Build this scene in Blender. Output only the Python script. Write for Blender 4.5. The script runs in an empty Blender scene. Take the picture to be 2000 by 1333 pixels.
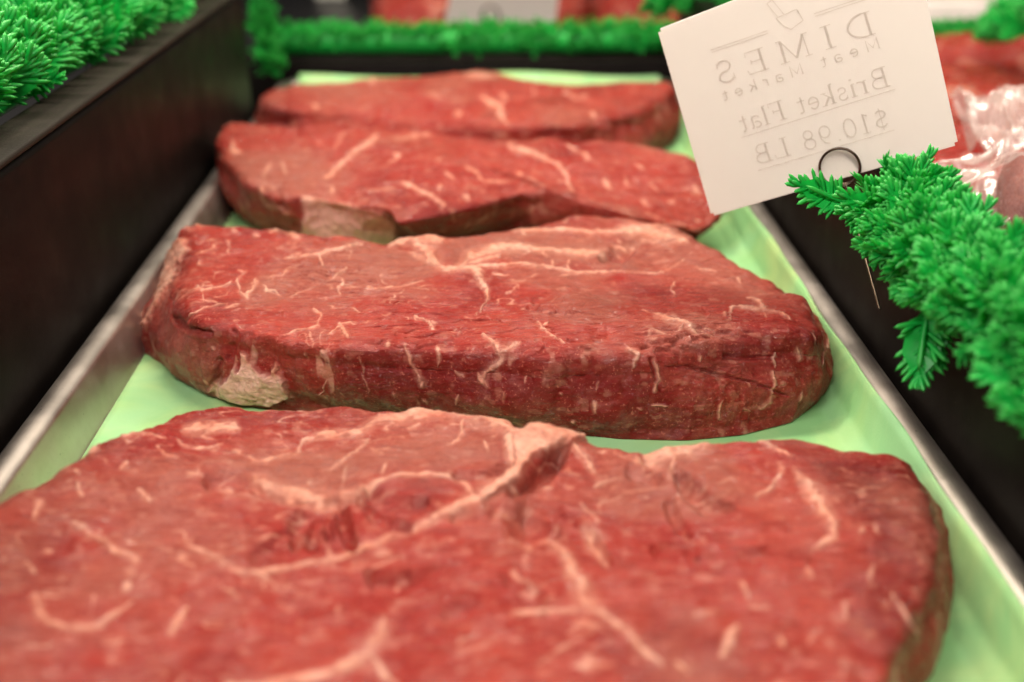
import bpy, bmesh, math, random
import numpy as np
from mathutils import Matrix, Vector, Euler

random.seed(7); RNG = np.random.default_rng(11)
S = bpy.context.scene
COL = S.collection
# ------------------------------------------------------------------ camera
F = 2250.0                      # focal length in pixels of the 2000 px wide photograph
PITCH = math.atan(1025/F); YAW = math.atan(62*math.cos(PITCH)/F)
CAMZ = 0.206
cd = bpy.data.cameras.new('camera'); cam = bpy.data.objects.new('camera', cd); COL.objects.link(cam)
cam.location = (0, 0, CAMZ); cam.rotation_euler = (math.pi/2-PITCH, 0, -YAW)
cd.sensor_width = 36; cd.lens = 36*F/2000; cd.clip_start = 0.01; cd.clip_end = 50
cd.dof.use_dof = True; cd.dof.focus_distance = 0.408; cd.dof.aperture_fstop = 6.0
S.camera = cam
# ------------------------------------------------------------------ world, lamps, exposure
W = bpy.data.worlds.new('World'); S.world = W; W.use_nodes = True
W.node_tree.nodes['Background'].inputs[0].default_value = (1.0, .90, .80, 1)
W.node_tree.nodes['Background'].inputs[1].default_value = 0.10
S.view_settings.view_transform = 'Standard'; S.view_settings.look = 'None'
S.view_settings.exposure = .08; S.view_settings.gamma = 1
def lamp(name, loc, target, sx, sy, power, color):
    l = bpy.data.lights.new(name, 'AREA'); l.shape = 'RECTANGLE'; l.size = sx; l.size_y = sy
    l.energy = power; l.color = color
    o = bpy.data.objects.new(name, l); COL.objects.link(o); o.location = loc
    o.rotation_euler = (Vector(target)-Vector(loc)).to_track_quat('-Z', 'Y').to_euler()
    return o
lamp('case_lamp', (0.0, .72, .80), (0, .60, 0), 1.5, .05, 19.0, (1, .88, .74))
lamp('case_lamp', (-.25, -.22, .85), (0, .42, 0), 1.3, .06, 13.5, (1, .90, .88))
lamp('room_lamp', (-.2, 2.5, 1.40), (0, .5, 0), 2.4, .16, 19.0, (1, .90, .84))

# ------------------------------------------------------------------ pixel <-> space helpers
R = np.array(cam.rotation_euler.to_matrix())
def ray(px, py):
    v = np.array([(px-1000)/F, -(py-666.5)/F, -1.0]); return R @ v
C0 = np.array([0, 0, CAMZ])
def at_z(px, py, z=0.0):
    r = ray(px, py); return C0 + r*((z-CAMZ)/r[2])
def at_d(px, py, d): return C0 + ray(px, py)*d
def project(P):
    q = (P-C0) @ R; return 1000+F*q[:, 0]/-q[:, 2], 666.5-F*q[:, 1]/-q[:, 2]

# ------------------------------------------------------------------ noise
G = RNG.random((64, 64, 64)).astype(np.float32)*2-1
def vnoise(P, seed=0):
    P = P+seed*7.31; i = np.floor(P).astype(np.int64); f = P-i; f = f*f*f*(f*(f*6-15)+10); i &= 63; j = (i+1) & 63
    x0, y0, z0 = i.T; x1, y1, z1 = j.T; fx, fy, fz = f.T
    def L(a, b, t): return a+(b-a)*t
    return L(L(L(G[x0, y0, z0], G[x1, y0, z0], fx), L(G[x0, y1, z0], G[x1, y1, z0], fx), fy),
             L(L(G[x0, y0, z1], G[x1, y0, z1], fx), L(G[x0, y1, z1], G[x1, y1, z1], fx), fy), fz)
def fbm(P, o=3, seed=0, g=.5):
    s = 0; a = 1; t = 0
    for k in range(o):
        s = s+a*vnoise(P*(2.03**k), seed+k*3.7); t += a; a *= g
    return s/t
def sstep(a, b, x):
    t = np.clip((x-a)/(b-a), 0, 1); return t*t*(3-2*t)

# ------------------------------------------------------------------ objects
def tag(o, label=None, cat=None, group=None, kind=None):
    for k, v in (('label', label), ('category', cat), ('group', group), ('kind', kind)):
        if v: o[k] = v
    return o
def mesh(name, V, faces, mat, parent=None, smooth=True, attrs=None):
    me = bpy.data.meshes.new(name); V = np.asarray(V, dtype=np.float32)
    if isinstance(faces, np.ndarray):
        n, k = faces.shape
        me.vertices.add(len(V)); me.vertices.foreach_set('co', V.ravel())
        me.loops.add(n*k); me.loops.foreach_set('vertex_index', faces.astype(np.int32).ravel())
        me.polygons.add(n); me.polygons.foreach_set('loop_start', np.arange(0, n*k, k, dtype=np.int32))
        me.update(calc_edges=True)
    else:
        me.from_pydata([tuple(v) for v in V], [], faces); me.update()
    if smooth: me.polygons.foreach_set('use_smooth', np.ones(len(me.polygons), dtype=bool))
    for k, a in (attrs or {}).items():
        at = me.attributes.new(k, 'FLOAT', 'POINT'); at.data.foreach_set('value', np.asarray(a, dtype=np.float32))
    me.materials.append(mat)
    o = bpy.data.objects.new(name, me); COL.objects.link(o)
    if parent: o.parent = parent
    return o
def empty(name, loc=(0, 0, 0)):
    o = bpy.data.objects.new(name, None); COL.objects.link(o); o.location = loc; o.empty_display_size = .02; return o
def box(name, x0, x1, y0, y1, z0, z1, mat, bev=.002, parent=None):
    bm = bmesh.new(); bmesh.ops.create_cube(bm, size=1)
    for v in bm.verts: v.co = ((x0+x1)/2+v.co.x*(x1-x0), (y0+y1)/2+v.co.y*(y1-y0), (z0+z1)/2+v.co.z*(z1-z0))
    if bev: bmesh.ops.bevel(bm, geom=bm.edges[:], offset=bev, segments=3, affect='EDGES', profile=.5)
    me = bpy.data.meshes.new(name); bm.to_mesh(me); bm.free(); me.materials.append(mat)
    me.polygons.foreach_set('use_smooth', np.ones(len(me.polygons), dtype=bool))
    o = bpy.data.objects.new(name, me); COL.objects.link(o)
    if parent: o.parent = parent
    return o
def grid_faces(nu, nv, wrap=False):       # vertex index = v*nu+u
    u = np.arange(nu if wrap else nu-1); v = np.arange(nv-1); U, Vv = np.meshgrid(u, v)
    a = Vv*nu+U; b = Vv*nu+(U+1) % nu
    return np.stack([a, b, b+nu, a+nu], -1).reshape(-1, 4)
def tube(pts, r, n=8, closed=False):
    pts = np.asarray(pts, float); m = len(pts); V = []
    T = np.gradient(pts, axis=0) if not closed else np.roll(pts, -1, 0)-np.roll(pts, 1, 0)
    T /= np.linalg.norm(T, axis=1)[:, None]; up = np.array([.31, .2, .93])
    N = None
    for i in range(m):
        N = (up if N is None else N); N = N-T[i]*N.dot(T[i]); N /= np.linalg.norm(N); B = np.cross(T[i], N)
        a = np.linspace(0, 2*np.pi, n, endpoint=False)
        V.append(pts[i]+r*(np.cos(a)[:, None]*N+np.sin(a)[:, None]*B))
    V = np.concatenate(V); f = grid_faces(n, m, True)
    return V, f

# ------------------------------------------------------------------ materials
class NT:
    def __init__(s, name):
        s.m = bpy.data.materials.new(name); s.m.use_nodes = True; s.t = s.m.node_tree
        s.p = s.t.nodes['Principled BSDF']; s.out = s.t.nodes['Material Output']
    def n(s, t, **k):
        o = s.t.nodes.new(t)
        for a, b in k.items(): setattr(o, a, b)
        return o
    def l(s, a, b): s.t.links.new(a, b)
    def co(s, scale=(1, 1, 1), rot=(0, 0, 0)):
        c = s.n('ShaderNodeTexCoord'); m = s.n('ShaderNodeMapping'); m.inputs['Scale'].default_value = scale
        m.inputs['Rotation'].default_value = rot; s.l(c.outputs['Object'], m.inputs[0]); return m.outputs[0]
    def noise(s, vec, scale, detail=4, rough=.55, dist=0):
        o = s.n('ShaderNodeTexNoise'); s.l(vec, o.inputs['Vector']); o.inputs['Scale'].default_value = scale
        o.inputs['Detail'].default_value = detail; o.inputs['Roughness'].default_value = rough
        o.inputs['Distortion'].default_value = dist; return o.outputs['Fac']
    def ramp(s, fac, stops):
        o = s.n('ShaderNodeValToRGB'); e = o.color_ramp.elements
        while len(e) < len(stops): e.new(.5)
        for el, (p, c) in zip(e, stops): el.position = p; el.color = (c if len(c) == 4 else (*c, 1)) if hasattr(c, '__len__') else (c, c, c, 1)
        s.l(fac, o.inputs[0]); return o.outputs[0]
    def mix(s, fac, a, b, mode='MIX'):
        o = s.n('ShaderNodeMix', data_type='RGBA', blend_type=mode)
        for i, v in ((0, fac), (6, a), (7, b)):
            if isinstance(v, (int, float)): o.inputs[i].default_value = v
            elif isinstance(v, tuple): o.inputs[i].default_value = (*v, 1)
            else: s.l(v, o.inputs[i])
        return o.outputs[2]
    def math(s, op, a, b=0.0):
        o = s.n('ShaderNodeMath', operation=op)
        for i, v in ((0, a), (1, b)):
            if isinstance(v, (int, float)): o.inputs[i].default_value = v
            else: s.l(v, o.inputs[i])
        return o.outputs[0]
    def bump(s, h, strength, dist, prev=None):
        o = s.n('ShaderNodeBump'); s.l(h, o.inputs['Height']); o.inputs['Strength'].default_value = strength
        o.inputs['Distance'].default_value = dist
        if prev: s.l(prev, o.inputs['Normal'])
        return o.outputs[0]
    def attr(s, name):
        o = s.n('ShaderNodeAttribute'); o.attribute_name = name; return o.outputs['Fac']
    def set(s, **k):
        for a, b in k.items():
            i = s.p.inputs[a.replace('_', ' ')]
            if hasattr(b, 'links') or isinstance(b, bpy.types.NodeSocket): s.l(b, i)
            else: i.default_value = (*b, 1) if isinstance(b, tuple) and len(b) == 3 and i.type == 'RGBA' else b
        return s.m

def meat_material(name, lean=(.285, .011, .0075), pale=(.39, .052, .032), deep=(.16, .004, .003), rough=.42, fine=1.0):
    t = NT(name); v = t.co()
    big = t.ramp(t.noise(v, 22, 3), [(.32, 0.0), (.68, 1.0)])
    fibre = t.noise(t.co((55, 420, 300)), 1.0, 5, .65, .4)
    mott = t.noise(v, 260, 4, .6)
    c = t.mix(big, lean, pale)
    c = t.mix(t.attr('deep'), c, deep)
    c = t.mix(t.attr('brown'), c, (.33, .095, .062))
    c = t.mix(t.ramp(fibre, [(.35, .32), (.62, 0.0)]), c, deep)
    c = t.mix(t.math('MULTIPLY', t.ramp(mott, [(.50, 0.0), (.72, 1.0)]), .30), c, (.42, .115, .075))
    fine_f = t.noise(t.co((160, 1000, 800)), 1.0, 4, .65, .3)
    c = t.mix(t.ramp(fine_f, [(.34, .55), (.50, 0.0)]), c, deep)
    c = t.mix(t.math('MULTIPLY', t.ramp(t.noise(v, 900, 2, .6), [(.60, 0.0), (.70, 1.0)]), .5), c, (.60, .20, .13))  # pale pink specks: tiny fat dots and painted-in wet glints
    fatc = t.mix(t.ramp(t.noise(v, 90, 4), [(.35, 0.0), (.7, 1.0)]), (.70, .30, .19), (.78, .47, .34))
    fatc = t.mix(t.attr('cream'), fatc, (.92, .56, .43))
    c = t.mix(t.math('MULTIPLY', t.attr('fat'), t.ramp(t.noise(v, 380, 3, .6), [(.30, .50), (.62, .92)])), c, fatc)
    film = t.noise(t.co((1, 1, 1)), 75, 5, .6, .6)
    r = t.math('ADD', t.math('MULTIPLY', t.noise(v, 120, 3), .34), rough-.17)
    b = t.bump(t.noise(t.co((120, 700, 500)), 1.0, 5, .7, .5), 1.0*fine, .0013)
    b = t.bump(t.noise(v, 850, 4, .7), .6*fine, .0008, b)
    b = t.bump(film, .45, .0016, b)
    m = t.set(Base_Color=c, Roughness=r, Normal=b, Subsurface_Weight=.12, Subsurface_Scale=.0025,
              Specular_IOR_Level=.16, Coat_Weight=t.ramp(t.noise(v, 130, 4, .65, .5), [(.42, .12), (.62, .9)]), Coat_Roughness=t.ramp(t.noise(v, 210, 3), [(.35, .045), (.65, .13)]))
    t.p.inputs['Subsurface Radius'].default_value = (1.0, .25, .15)
    t.l(t.bump(t.noise(v, 620, 3, .6), .8, .0012, b), t.p.inputs['Coat Normal'])
    return m
M_MEAT = meat_material('raw_beef')
M_MEAT_WRAP = meat_material('wrapped_beef', rough=.25)

def black_plastic():
    t = NT('black_plastic'); v = t.co(); n = t.noise(v, 60, 5, .6)
    c = t.ramp(n, [(.3, (.0045, .0032, .0028)), (.7, (.008, .006, .005))])
    sp = t.ramp(t.noise(v, 900, 2, .5), [(.745, 0.0), (.77, 1.0)])
    c = t.mix(sp, c, (.09, .08, .07))
    return t.set(Base_Color=c, Roughness=t.ramp(t.noise(v, 35, 4), [(.3, .40), (.7, .55)]), Specular_IOR_Level=.4, IOR=1.2,
                 Normal=t.bump(t.noise(v, 1400, 3), .12, .0005))
M_BLACK = black_plastic()
def edge_plastic():
    t = NT('worn_plastic_edge'); v = t.co()
    c = t.ramp(t.noise(t.co((60, 6, 60)), 3, 5, .7), [(.3, (.016, .013, .010)), (.7, (.036, .029, .022))])
    return t.set(Base_Color=c, Roughness=.6, IOR=1.25, Normal=t.bump(t.noise(v, 900, 4), .3, .0006))
M_EDGE = edge_plastic()
def steel():
    t = NT('aluminium'); v = t.co((1, 1, 1))
    br = t.noise(t.co((500, 8, 500)), 1, 4, .6)
    dirt = t.ramp(t.noise(v, 70, 5, .65), [(.42, 0.0), (.75, 1.0)])
    c = t.mix(t.math('MULTIPLY', dirt, .35), (.66, .60, .54), (.42, .36, .29))
    pit = t.ramp(t.noise(v, 700, 2), [(.70, 0.0), (.74, 1.0)])
    c = t.mix(t.math('MULTIPLY', pit, .5), c, (.12, .10, .09))
    return t.set(Base_Color=c, Metallic=1.0, Roughness=t.ramp(t.noise(v, 45, 4), [(.3, .34), (.7, .50)]),
                 Normal=t.bump(br, .12, .0004))
M_STEEL = steel()
def paper():
    t = NT('green_paper'); v = t.co()
    blot = t.ramp(t.noise(v, 26, 5, .6, .8), [(.40, 0.0), (.66, 1.0)])
    c = t.mix(blot, (.23, .52, .19), (.40, .61, .22))
    c = t.mix(t.ramp(t.noise(v, 16, 3), [(.5, 0.0), (.62, .5)]), c, (.30, .62, .31))
    c = t.mix(t.math('MULTIPLY', t.noise(v, 1500, 3), .14), c, (.62, .80, .5))
    return t.set(Base_Color=c, Roughness=.62, Normal=t.bump(t.noise(v, 1100, 4), .22, .0003, t.bump(t.noise(v, 30, 3), .2, .003)))
M_PAPER = paper()
def plastic_green(name, a, b):
    t = NT(name); v = t.co()
    c = t.mix(t.noise(v, 55, 3), a, b)
    c = t.mix(t.attr('tip'), c, (.22, .78, .20))
    m = t.set(Base_Color=c, Roughness=.36, Specular_IOR_Level=.45)
    tr = t.n('ShaderNodeBsdfTranslucent'); t.l(c, tr.inputs[0]); mx = t.n('ShaderNodeMixShader'); mx.inputs[0].default_value = .42
    t.l(t.p.outputs[0], mx.inputs[1]); t.l(tr.outputs[0], mx.inputs[2]); t.l(mx.outputs[0], t.out.inputs[0]); return m
M_GREEN = plastic_green('green_plastic', (.007, .46, .040), (.020, .64, .11))
def simple(name, c, rough=.5, metal=0.0, **k):
    t = NT(name); v = t.co(); n = t.noise(v, 40, 5)
    cc = t.mix(n, tuple(x*.86 for x in c), tuple(min(1, x*1.1) for x in c))
    return t.set(Base_Color=cc, Roughness=rough, Metallic=metal, Normal=t.bump(t.noise(v, 600, 3), .1, .0004), **k)
def card_mat(name, c, k):
    t = NT(name); t.set(Base_Color=c, Roughness=.45); tr = t.n('ShaderNodeBsdfTranslucent'); tr.inputs[0].default_value = (*c, 1)
    mx = t.n('ShaderNodeMixShader'); mx.inputs[0].default_value = k; t.l(t.p.outputs[0], mx.inputs[1]); t.l(tr.outputs[0], mx.inputs[2]); t.l(mx.outputs[0], t.out.inputs[0]); return t.m
M_CARD = card_mat('white_card', (.95, .93, .90), .88)
M_FAINT = card_mat('faint_ink', (.84, .81, .77), .80)
M_INK = card_mat('printed_ink', (.74, .71, .68), .80)
M_WIRE = simple('dark_wire', (.10, .075, .055), .28, 1.0)
M_GREY = simple('grey_metal', (.10, .105, .105), .4)
M_POST = simple('pale_metal', (.50, .50, .44), .4)
M_WHITE = simple('white_plastic', (.78, .72, .66), .3)
M_FLOOR = simple('dark_case_floor', (.012, .012, .013), .4)

# ------------------------------------------------------------------ case floor, tray, liner
tag(box('case_floor', -1.6, 1.8, -.4, 3.2, -.03, -.012, M_FLOOR, 0), kind='structure')
Y0, Y1 = -.05, .905
def tray():
    # cross-section of the rim, swept round a rounded rectangle
    root = empty('metal_tray', (0, .5, -.011)); tag(root, 'long shallow aluminium tray lined with green paper and holding four steaks', 'tray')
    def loop(inset, z, r=.02, n=8):
        x0, x1, y0, y1 = -.1575+inset, .1480-inset, Y0+inset, Y1-inset; pts = []
        rr = max(r-inset, .006)
        for cx, cy, a in ((x1-rr, y0+rr, -90), (x1-rr, y1-rr, 0), (x0+rr, y1-rr, 90), (x0+rr, y0+rr, 180)):
            for k in range(n+1):
                t = math.radians(a+90*k/n); pts.append((cx+rr*math.cos(t), cy+rr*math.sin(t), z))
        return pts
    prof = [(.0005, .012)]
    for k in range(13):
        t = math.radians(200-200*k/12-0); prof.append((.0053-.0050*math.cos(math.radians(15*k)), .0175+.0034*math.sin(math.radians(15*k))))
    prof += [(.0110, .0150), (.0126, .0080), (.0142, .0015), (.0152, .0000-.0004), (.0165, -.001)]
    V = []; 
    for i, z in prof: V += loop(i, z)
    n = 36; f = grid_faces(n, len(prof), True)
    o = mesh('rim', np.array(V)-np.array([0, .5, -.011]), f, M_STEEL, root)
    P = np.array(loop(.0165, -.001))-np.array([0, .5, -.011])
    mesh('pan_floor', P, [tuple(range(n))], M_STEEL, root, smooth=False)
tray()
def liner():
    nu, nv = 130, 420
    ys = np.linspace(Y0+.03, Y1-.001, nv); V = []
    for y in ys:
        w = .0018*math.sin(y*41)+.0013*math.sin(y*97+1)+.0010*math.sin(y*23+2)
        # path along x: flat, then climbs the inner wall on the right and laps the bead
        P = [(-.1425+.0006*math.sin(y*9), 0), (.118, 0.0), (.127, .0012), (.1325, .006), (.1350, .0155), (.1358+w*.1, .0200), (.1372+w*.35, .0212)]
        P = np.array(P); d = np.r_[0, np.cumsum(np.hypot(*np.diff(P, axis=0).T))]
        s = np.r_[np.linspace(0, d[1], nu-40, endpoint=False), np.linspace(d[1], d[-1], 40)]
        x = np.interp(s, d, P[:, 0]); z = np.interp(s, d, P[:, 1])
        V.append(np.stack([x, np.full(nu, y), z], 1))
    V = np.array(V)
    for _ in range(3): V[:, 1:-1, :] = (V[:, :-2]+2*V[:, 1:-1]+V[:, 2:])/4
    V = V.reshape(-1, 3); n = fbm(np.c_[V[:, 0]*14, V[:, 1]*9, V[:, 0]*0], 3, 5)
    V[:, 2] += .0007+.0007*n*np.clip(1-V[:, 2]/.01, .3, 1)
    # at the far end the paper lifts a little over the tray end
    e = sstep(Y1-.025, Y1-.008, V[:, 1]); V[:, 2] = np.maximum(V[:, 2], e*(.0228+.0015*np.sin(V[:, 0]*38+.6)))
    V[:, 1] += sstep(Y1-.012, Y1-.001, V[:, 1])*.003*np.sin(V[:, 0]*27+1)
    o = mesh('paper_liner', V, grid_faces(nu, nv), M_PAPER)
    md = o.modifiers.new('thick', 'SOLIDIFY'); md.thickness = .0002; md.offset = -1
    tag(o, 'pale green paper sheet lining the aluminium tray under the steaks, its right edge curling up', 'paper liner')
liner()

# ------------------------------------------------------------------ dividers
def divider(x0, x1, y0, y1, z1, label, edge=True):
    r = empty('case_divider', ((x0+x1)/2, (y0+y1)/2, -.0118)); tag(r, label, 'divider', 'black plastic dividers of the meat case')
    o = box('panel', x0, x1, y0, y1, -.0118, z1-.003, M_BLACK, .003); o.parent = r; o.matrix_parent_inverse = Matrix.Translation(r.location).inverted()
    o = box('top_edge', x0-.0003, x1+.0003, y0-.0003, y1+.0003, z1-.0028, z1, M_EDGE if edge else M_BLACK, .0012); o.parent = r; o.matrix_parent_inverse = Matrix.Translation(r.location).inverted()
divider(-.1790, -.1600, -.1, .800, .102, 'tall black divider with a worn brown top edge along the left side of the tray')
divider(.1495, .1625, -.1, .90, .088, 'tall black divider right of the tray, behind the price card and the drooping garland', False)
divider(-.27, .46, .912, .955, .031, 'low black divider across the far end of the tray', False)

# ------------------------------------------------------------------ plastic parsley
def finger(p0, d, n, L, w):
    """tapered leaf finger, flat-ish section"""
    d = d/np.linalg.norm(d); s = np.cross(d, n); s /= np.linalg.norm(s); V = []; tp = []
    for k, (t, ww) in enumerate(((0, .5), (.45, 1.0), (.84, .72))):
        c = p0+d*L*t+n*L*.10*t*t
        for a, b in ((1, 0), (0, .38), (-1, 0), (0, -.38)): V.append(c+s*w*ww*a+n*w*ww*b); tp.append(t)
    V.append(p0+d*L+n*L*.12); tp.append(1)
    Fc = []
    for k in range(2):
        for j in range(4): Fc.append((k*4+j, k*4+(j+1) % 4, k*4+4+(j+1) % 4, k*4+4+j))
    for j in range(4): Fc.append((8+j, 8+(j+1) % 4, 12, 12))
    return V, Fc, tp
def frond(seed, L=.023, w=.00112, pairs=7):
    rg = random.Random(seed); V = []; Fc = []; T = []
    def add(r):
        b = len(V); V.extend(r[0]); Fc.extend([tuple(i+b for i in f) for f in r[1]]); T.extend(r[2])
    curl = rg.uniform(.15, .5)
    def sp(t): return np.array([.0, t*L, curl*L*t*t*.5])
    add(finger(sp(0), sp(1)-sp(0), np.array([0, -.2, 1.]), L*.98, w*1.1))
    for i in range(pairs):
        t = .22+.74*i/(pairs-1); base = sp(t); a = math.radians(72-52*i/(pairs-1))
        ll = L*(.30+.16*math.sin(math.pi*min(1, t*1.1)))*rg.uniform(.85, 1.15)
        for sg in (-1, 1):
            aa = a+rg.uniform(-.12, .12)
            d = np.array([sg*math.sin(aa), math.cos(aa), rg.uniform(-.05, .38)])
            add(finger(base, d, np.array([0, 0, 1.]), ll, w*rg.uniform(.85, 1.2)))
            if i % 2 == 0:       # a side finger, so that each lobe reads as a small fan
                d2 = np.array([sg*math.sin(aa-.45), math.cos(aa-.45), d[2]+.15]); add(finger(base+d*ll*.30/np.linalg.norm(d), d2, np.array([0, 0, 1.]), ll*.62, w*.9))
    b = len(V)          # the flat web that joins the lobes
    for t, ww in ((.05, .05), (.35, .24), (.7, .26), (1.0, .05)):
        for sx in (-1, 0, 1): V.append(sp(t)+np.array([sx*ww*L, 0, (.03 if sx else -.01)*L])); T.append(t*.5)
    for k in range(3):
        for j in range(2): Fc.append((b+3*k+j, b+3*k+j+1, b+3*k+j+4, b+3*k+j+3))
    add(finger(sp(.95), np.array([0, 1, .3]), np.array([0, 0, 1.]), L*.25, w))
    return np.array(V), np.array(Fc), np.array(T)
FRONDS = [frond(s) for s in range(7)]
def garland(path, up_dirs, n, label, spread=1.2, scale=1.0, core=.006, seed=1, extra=(), tangent_bias=.0, avoid=None):
    """path: polyline; fronds stand out of it round the local 'up' direction within 'spread' radians"""
    rg = np.random.default_rng(seed); path = np.array(path, float); up_dirs = np.array(up_dirs, float)
    d = np.r_[0, np.cumsum(np.linalg.norm(np.diff(path, axis=0), axis=1))]
    root = empty('parsley_garland', tuple(path[0])); tag(root, label, 'garland', 'green plastic parsley garlands between the trays')
    def P(s): return np.array([np.interp(s, d, path[:, k]) for k in range(3)])
    def U(s): return np.array([np.interp(s, d, up_dirs[:, k]) for k in range(3)])
    VV = []; FF = []; TT = []; b = 0
    items = []
    for i in range(n):
        s = d[-1]*(i+rg.random())/n; T = P(min(s+.003, d[-1]))-P(max(s-.003, 0)); T /= np.linalg.norm(T)
        u = U(s); u = u-T*u.dot(T)*.7; u /= np.linalg.norm(u); sd = np.cross(T, u)
        a = rg.normal(0, .55)*spread; dirn = u*math.cos(a)+sd*math.sin(a)+T*(rg.normal(0, .35)+tangent_bias)
        if avoid is not None and any(avoid(*[float(q_[0]) for q_ in project((P(s)+dirn*.021*scale*k_)[None])]) for k_ in (.6, 1.0)): continue
        items.append((P(s)+dirn*rg.uniform(-.002, .003), dirn, T*rg.choice([-1, 1])+sd*rg.normal(0, .8)+u*.3, rg.uniform(.75, 1.12)*scale))
    items += list(extra)
    for p, dirn, nn, sc in items:
        dirn = dirn/np.linalg.norm(dirn); nn = nn-dirn*nn.dot(dirn); nn /= np.linalg.norm(nn); sd = np.cross(dirn, nn)
        V, Fc, T = FRONDS[rg.integers(len(FRONDS))]
        VV.append(p+(V*sc) @ np.stack([sd, dirn, nn])); FF.append(Fc+b); TT.append(T); b += len(V)
    V = np.concatenate(VV); Fc = np.concatenate(FF); T = np.concatenate(TT)
    quads = [tuple(f) if f[2] != f[3] else tuple(f[:3]) for f in Fc.tolist()]
    o = mesh('foliage', V-path[0], quads, M_GREEN, root, smooth=True, attrs={'tip': sstep(.5, 1.0, T)*.35})
    tv, tf = tube(np.array([P(s) for s in np.linspace(0, d[-1], 40)])-path[0], core, 8)
    mesh('core_strip', tv, tf, M_GREEN, root, attrs={'tip': np.zeros(len(tv))})
    return root
# right: droops over the inner side of the right divider
rp = [at_d(1738, 408, .400), at_d(1800, 460, .383), at_d(1900, 560, .345), at_d(2010, 680, .312), at_d(2130, 830, .285)]
ru = [(-.55, -.2, .75), (-.6, -.2, .7), (-.5, -.3, .7), (-.5, -.3, .7), (-.5, -.3, .7)]
sprig = [(at_d(1812, 600, .36), ray(1795, 720)-ray(1812, 600), -ray(1800, 650), .95), (at_d(1815, 590, .362), ray(1830, 700)-ray(1815, 590), -ray(1800, 650), .75),
         (at_d(1660, 400, .405), ray(1585, 375)-ray(1660, 400), -ray(1650, 380)+np.array([0, 0, .3]), .85)]
garland(rp, ru, 330, 'bright green parsley garland hanging over the right divider beside the price card', spread=1.25, seed=3, extra=sprig, scale=.78, avoid=lambda x, y: (y < 306+max(0, x-1800)*.95) or (x < 1692 and y < 368) or (y > 478+1.0*(x-1660)) or x < 1590)
# left: stands behind the left divider's top edge
garland([(-.188, .16, .108), (-.188, .5, .106), (-.188, .80, .105)], [(.05, -.15, 1)]*3, 640,
        'green parsley garland standing along the top of the left divider', spread=.95, seed=5, scale=1.15)
garland([at_d(505, -70, .88), at_d(506, 0, .88), at_d(515, 70, .88), at_d(528, 135, .88)], [(.3, -.8, .2)]*4, 260,
        'green parsley garland dropping into the far left corner of the case', spread=1.2, seed=6, scale=.55)
garland([(-.165, .935, .043), (.1, .935, .043), (.42, .935, .043)], [(0, -.45, 1)]*3, 1000,
        'long low green parsley garland laid across the far end of the tray', spread=1.3, seed=8, scale=.60, core=.010)
garland([at_d(1290, 5, .86), at_d(1350, -5, .84), at_d(1430, 15, .82)], [(0, -.3, 1)]*3, 70,
        'bushy green parsley tuft behind the top left corner of the near price card', spread=1.5, seed=9, scale=1.0)
garland([at_d(1960, 70, .86), at_d(2030, 40, .80), at_d(2100, 20, .76)], [(-.2, -.4, .8)]*3, 90,
        'green parsley tuft in the far right corner of the case', spread=1.6, seed=10, scale=1.0)

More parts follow.
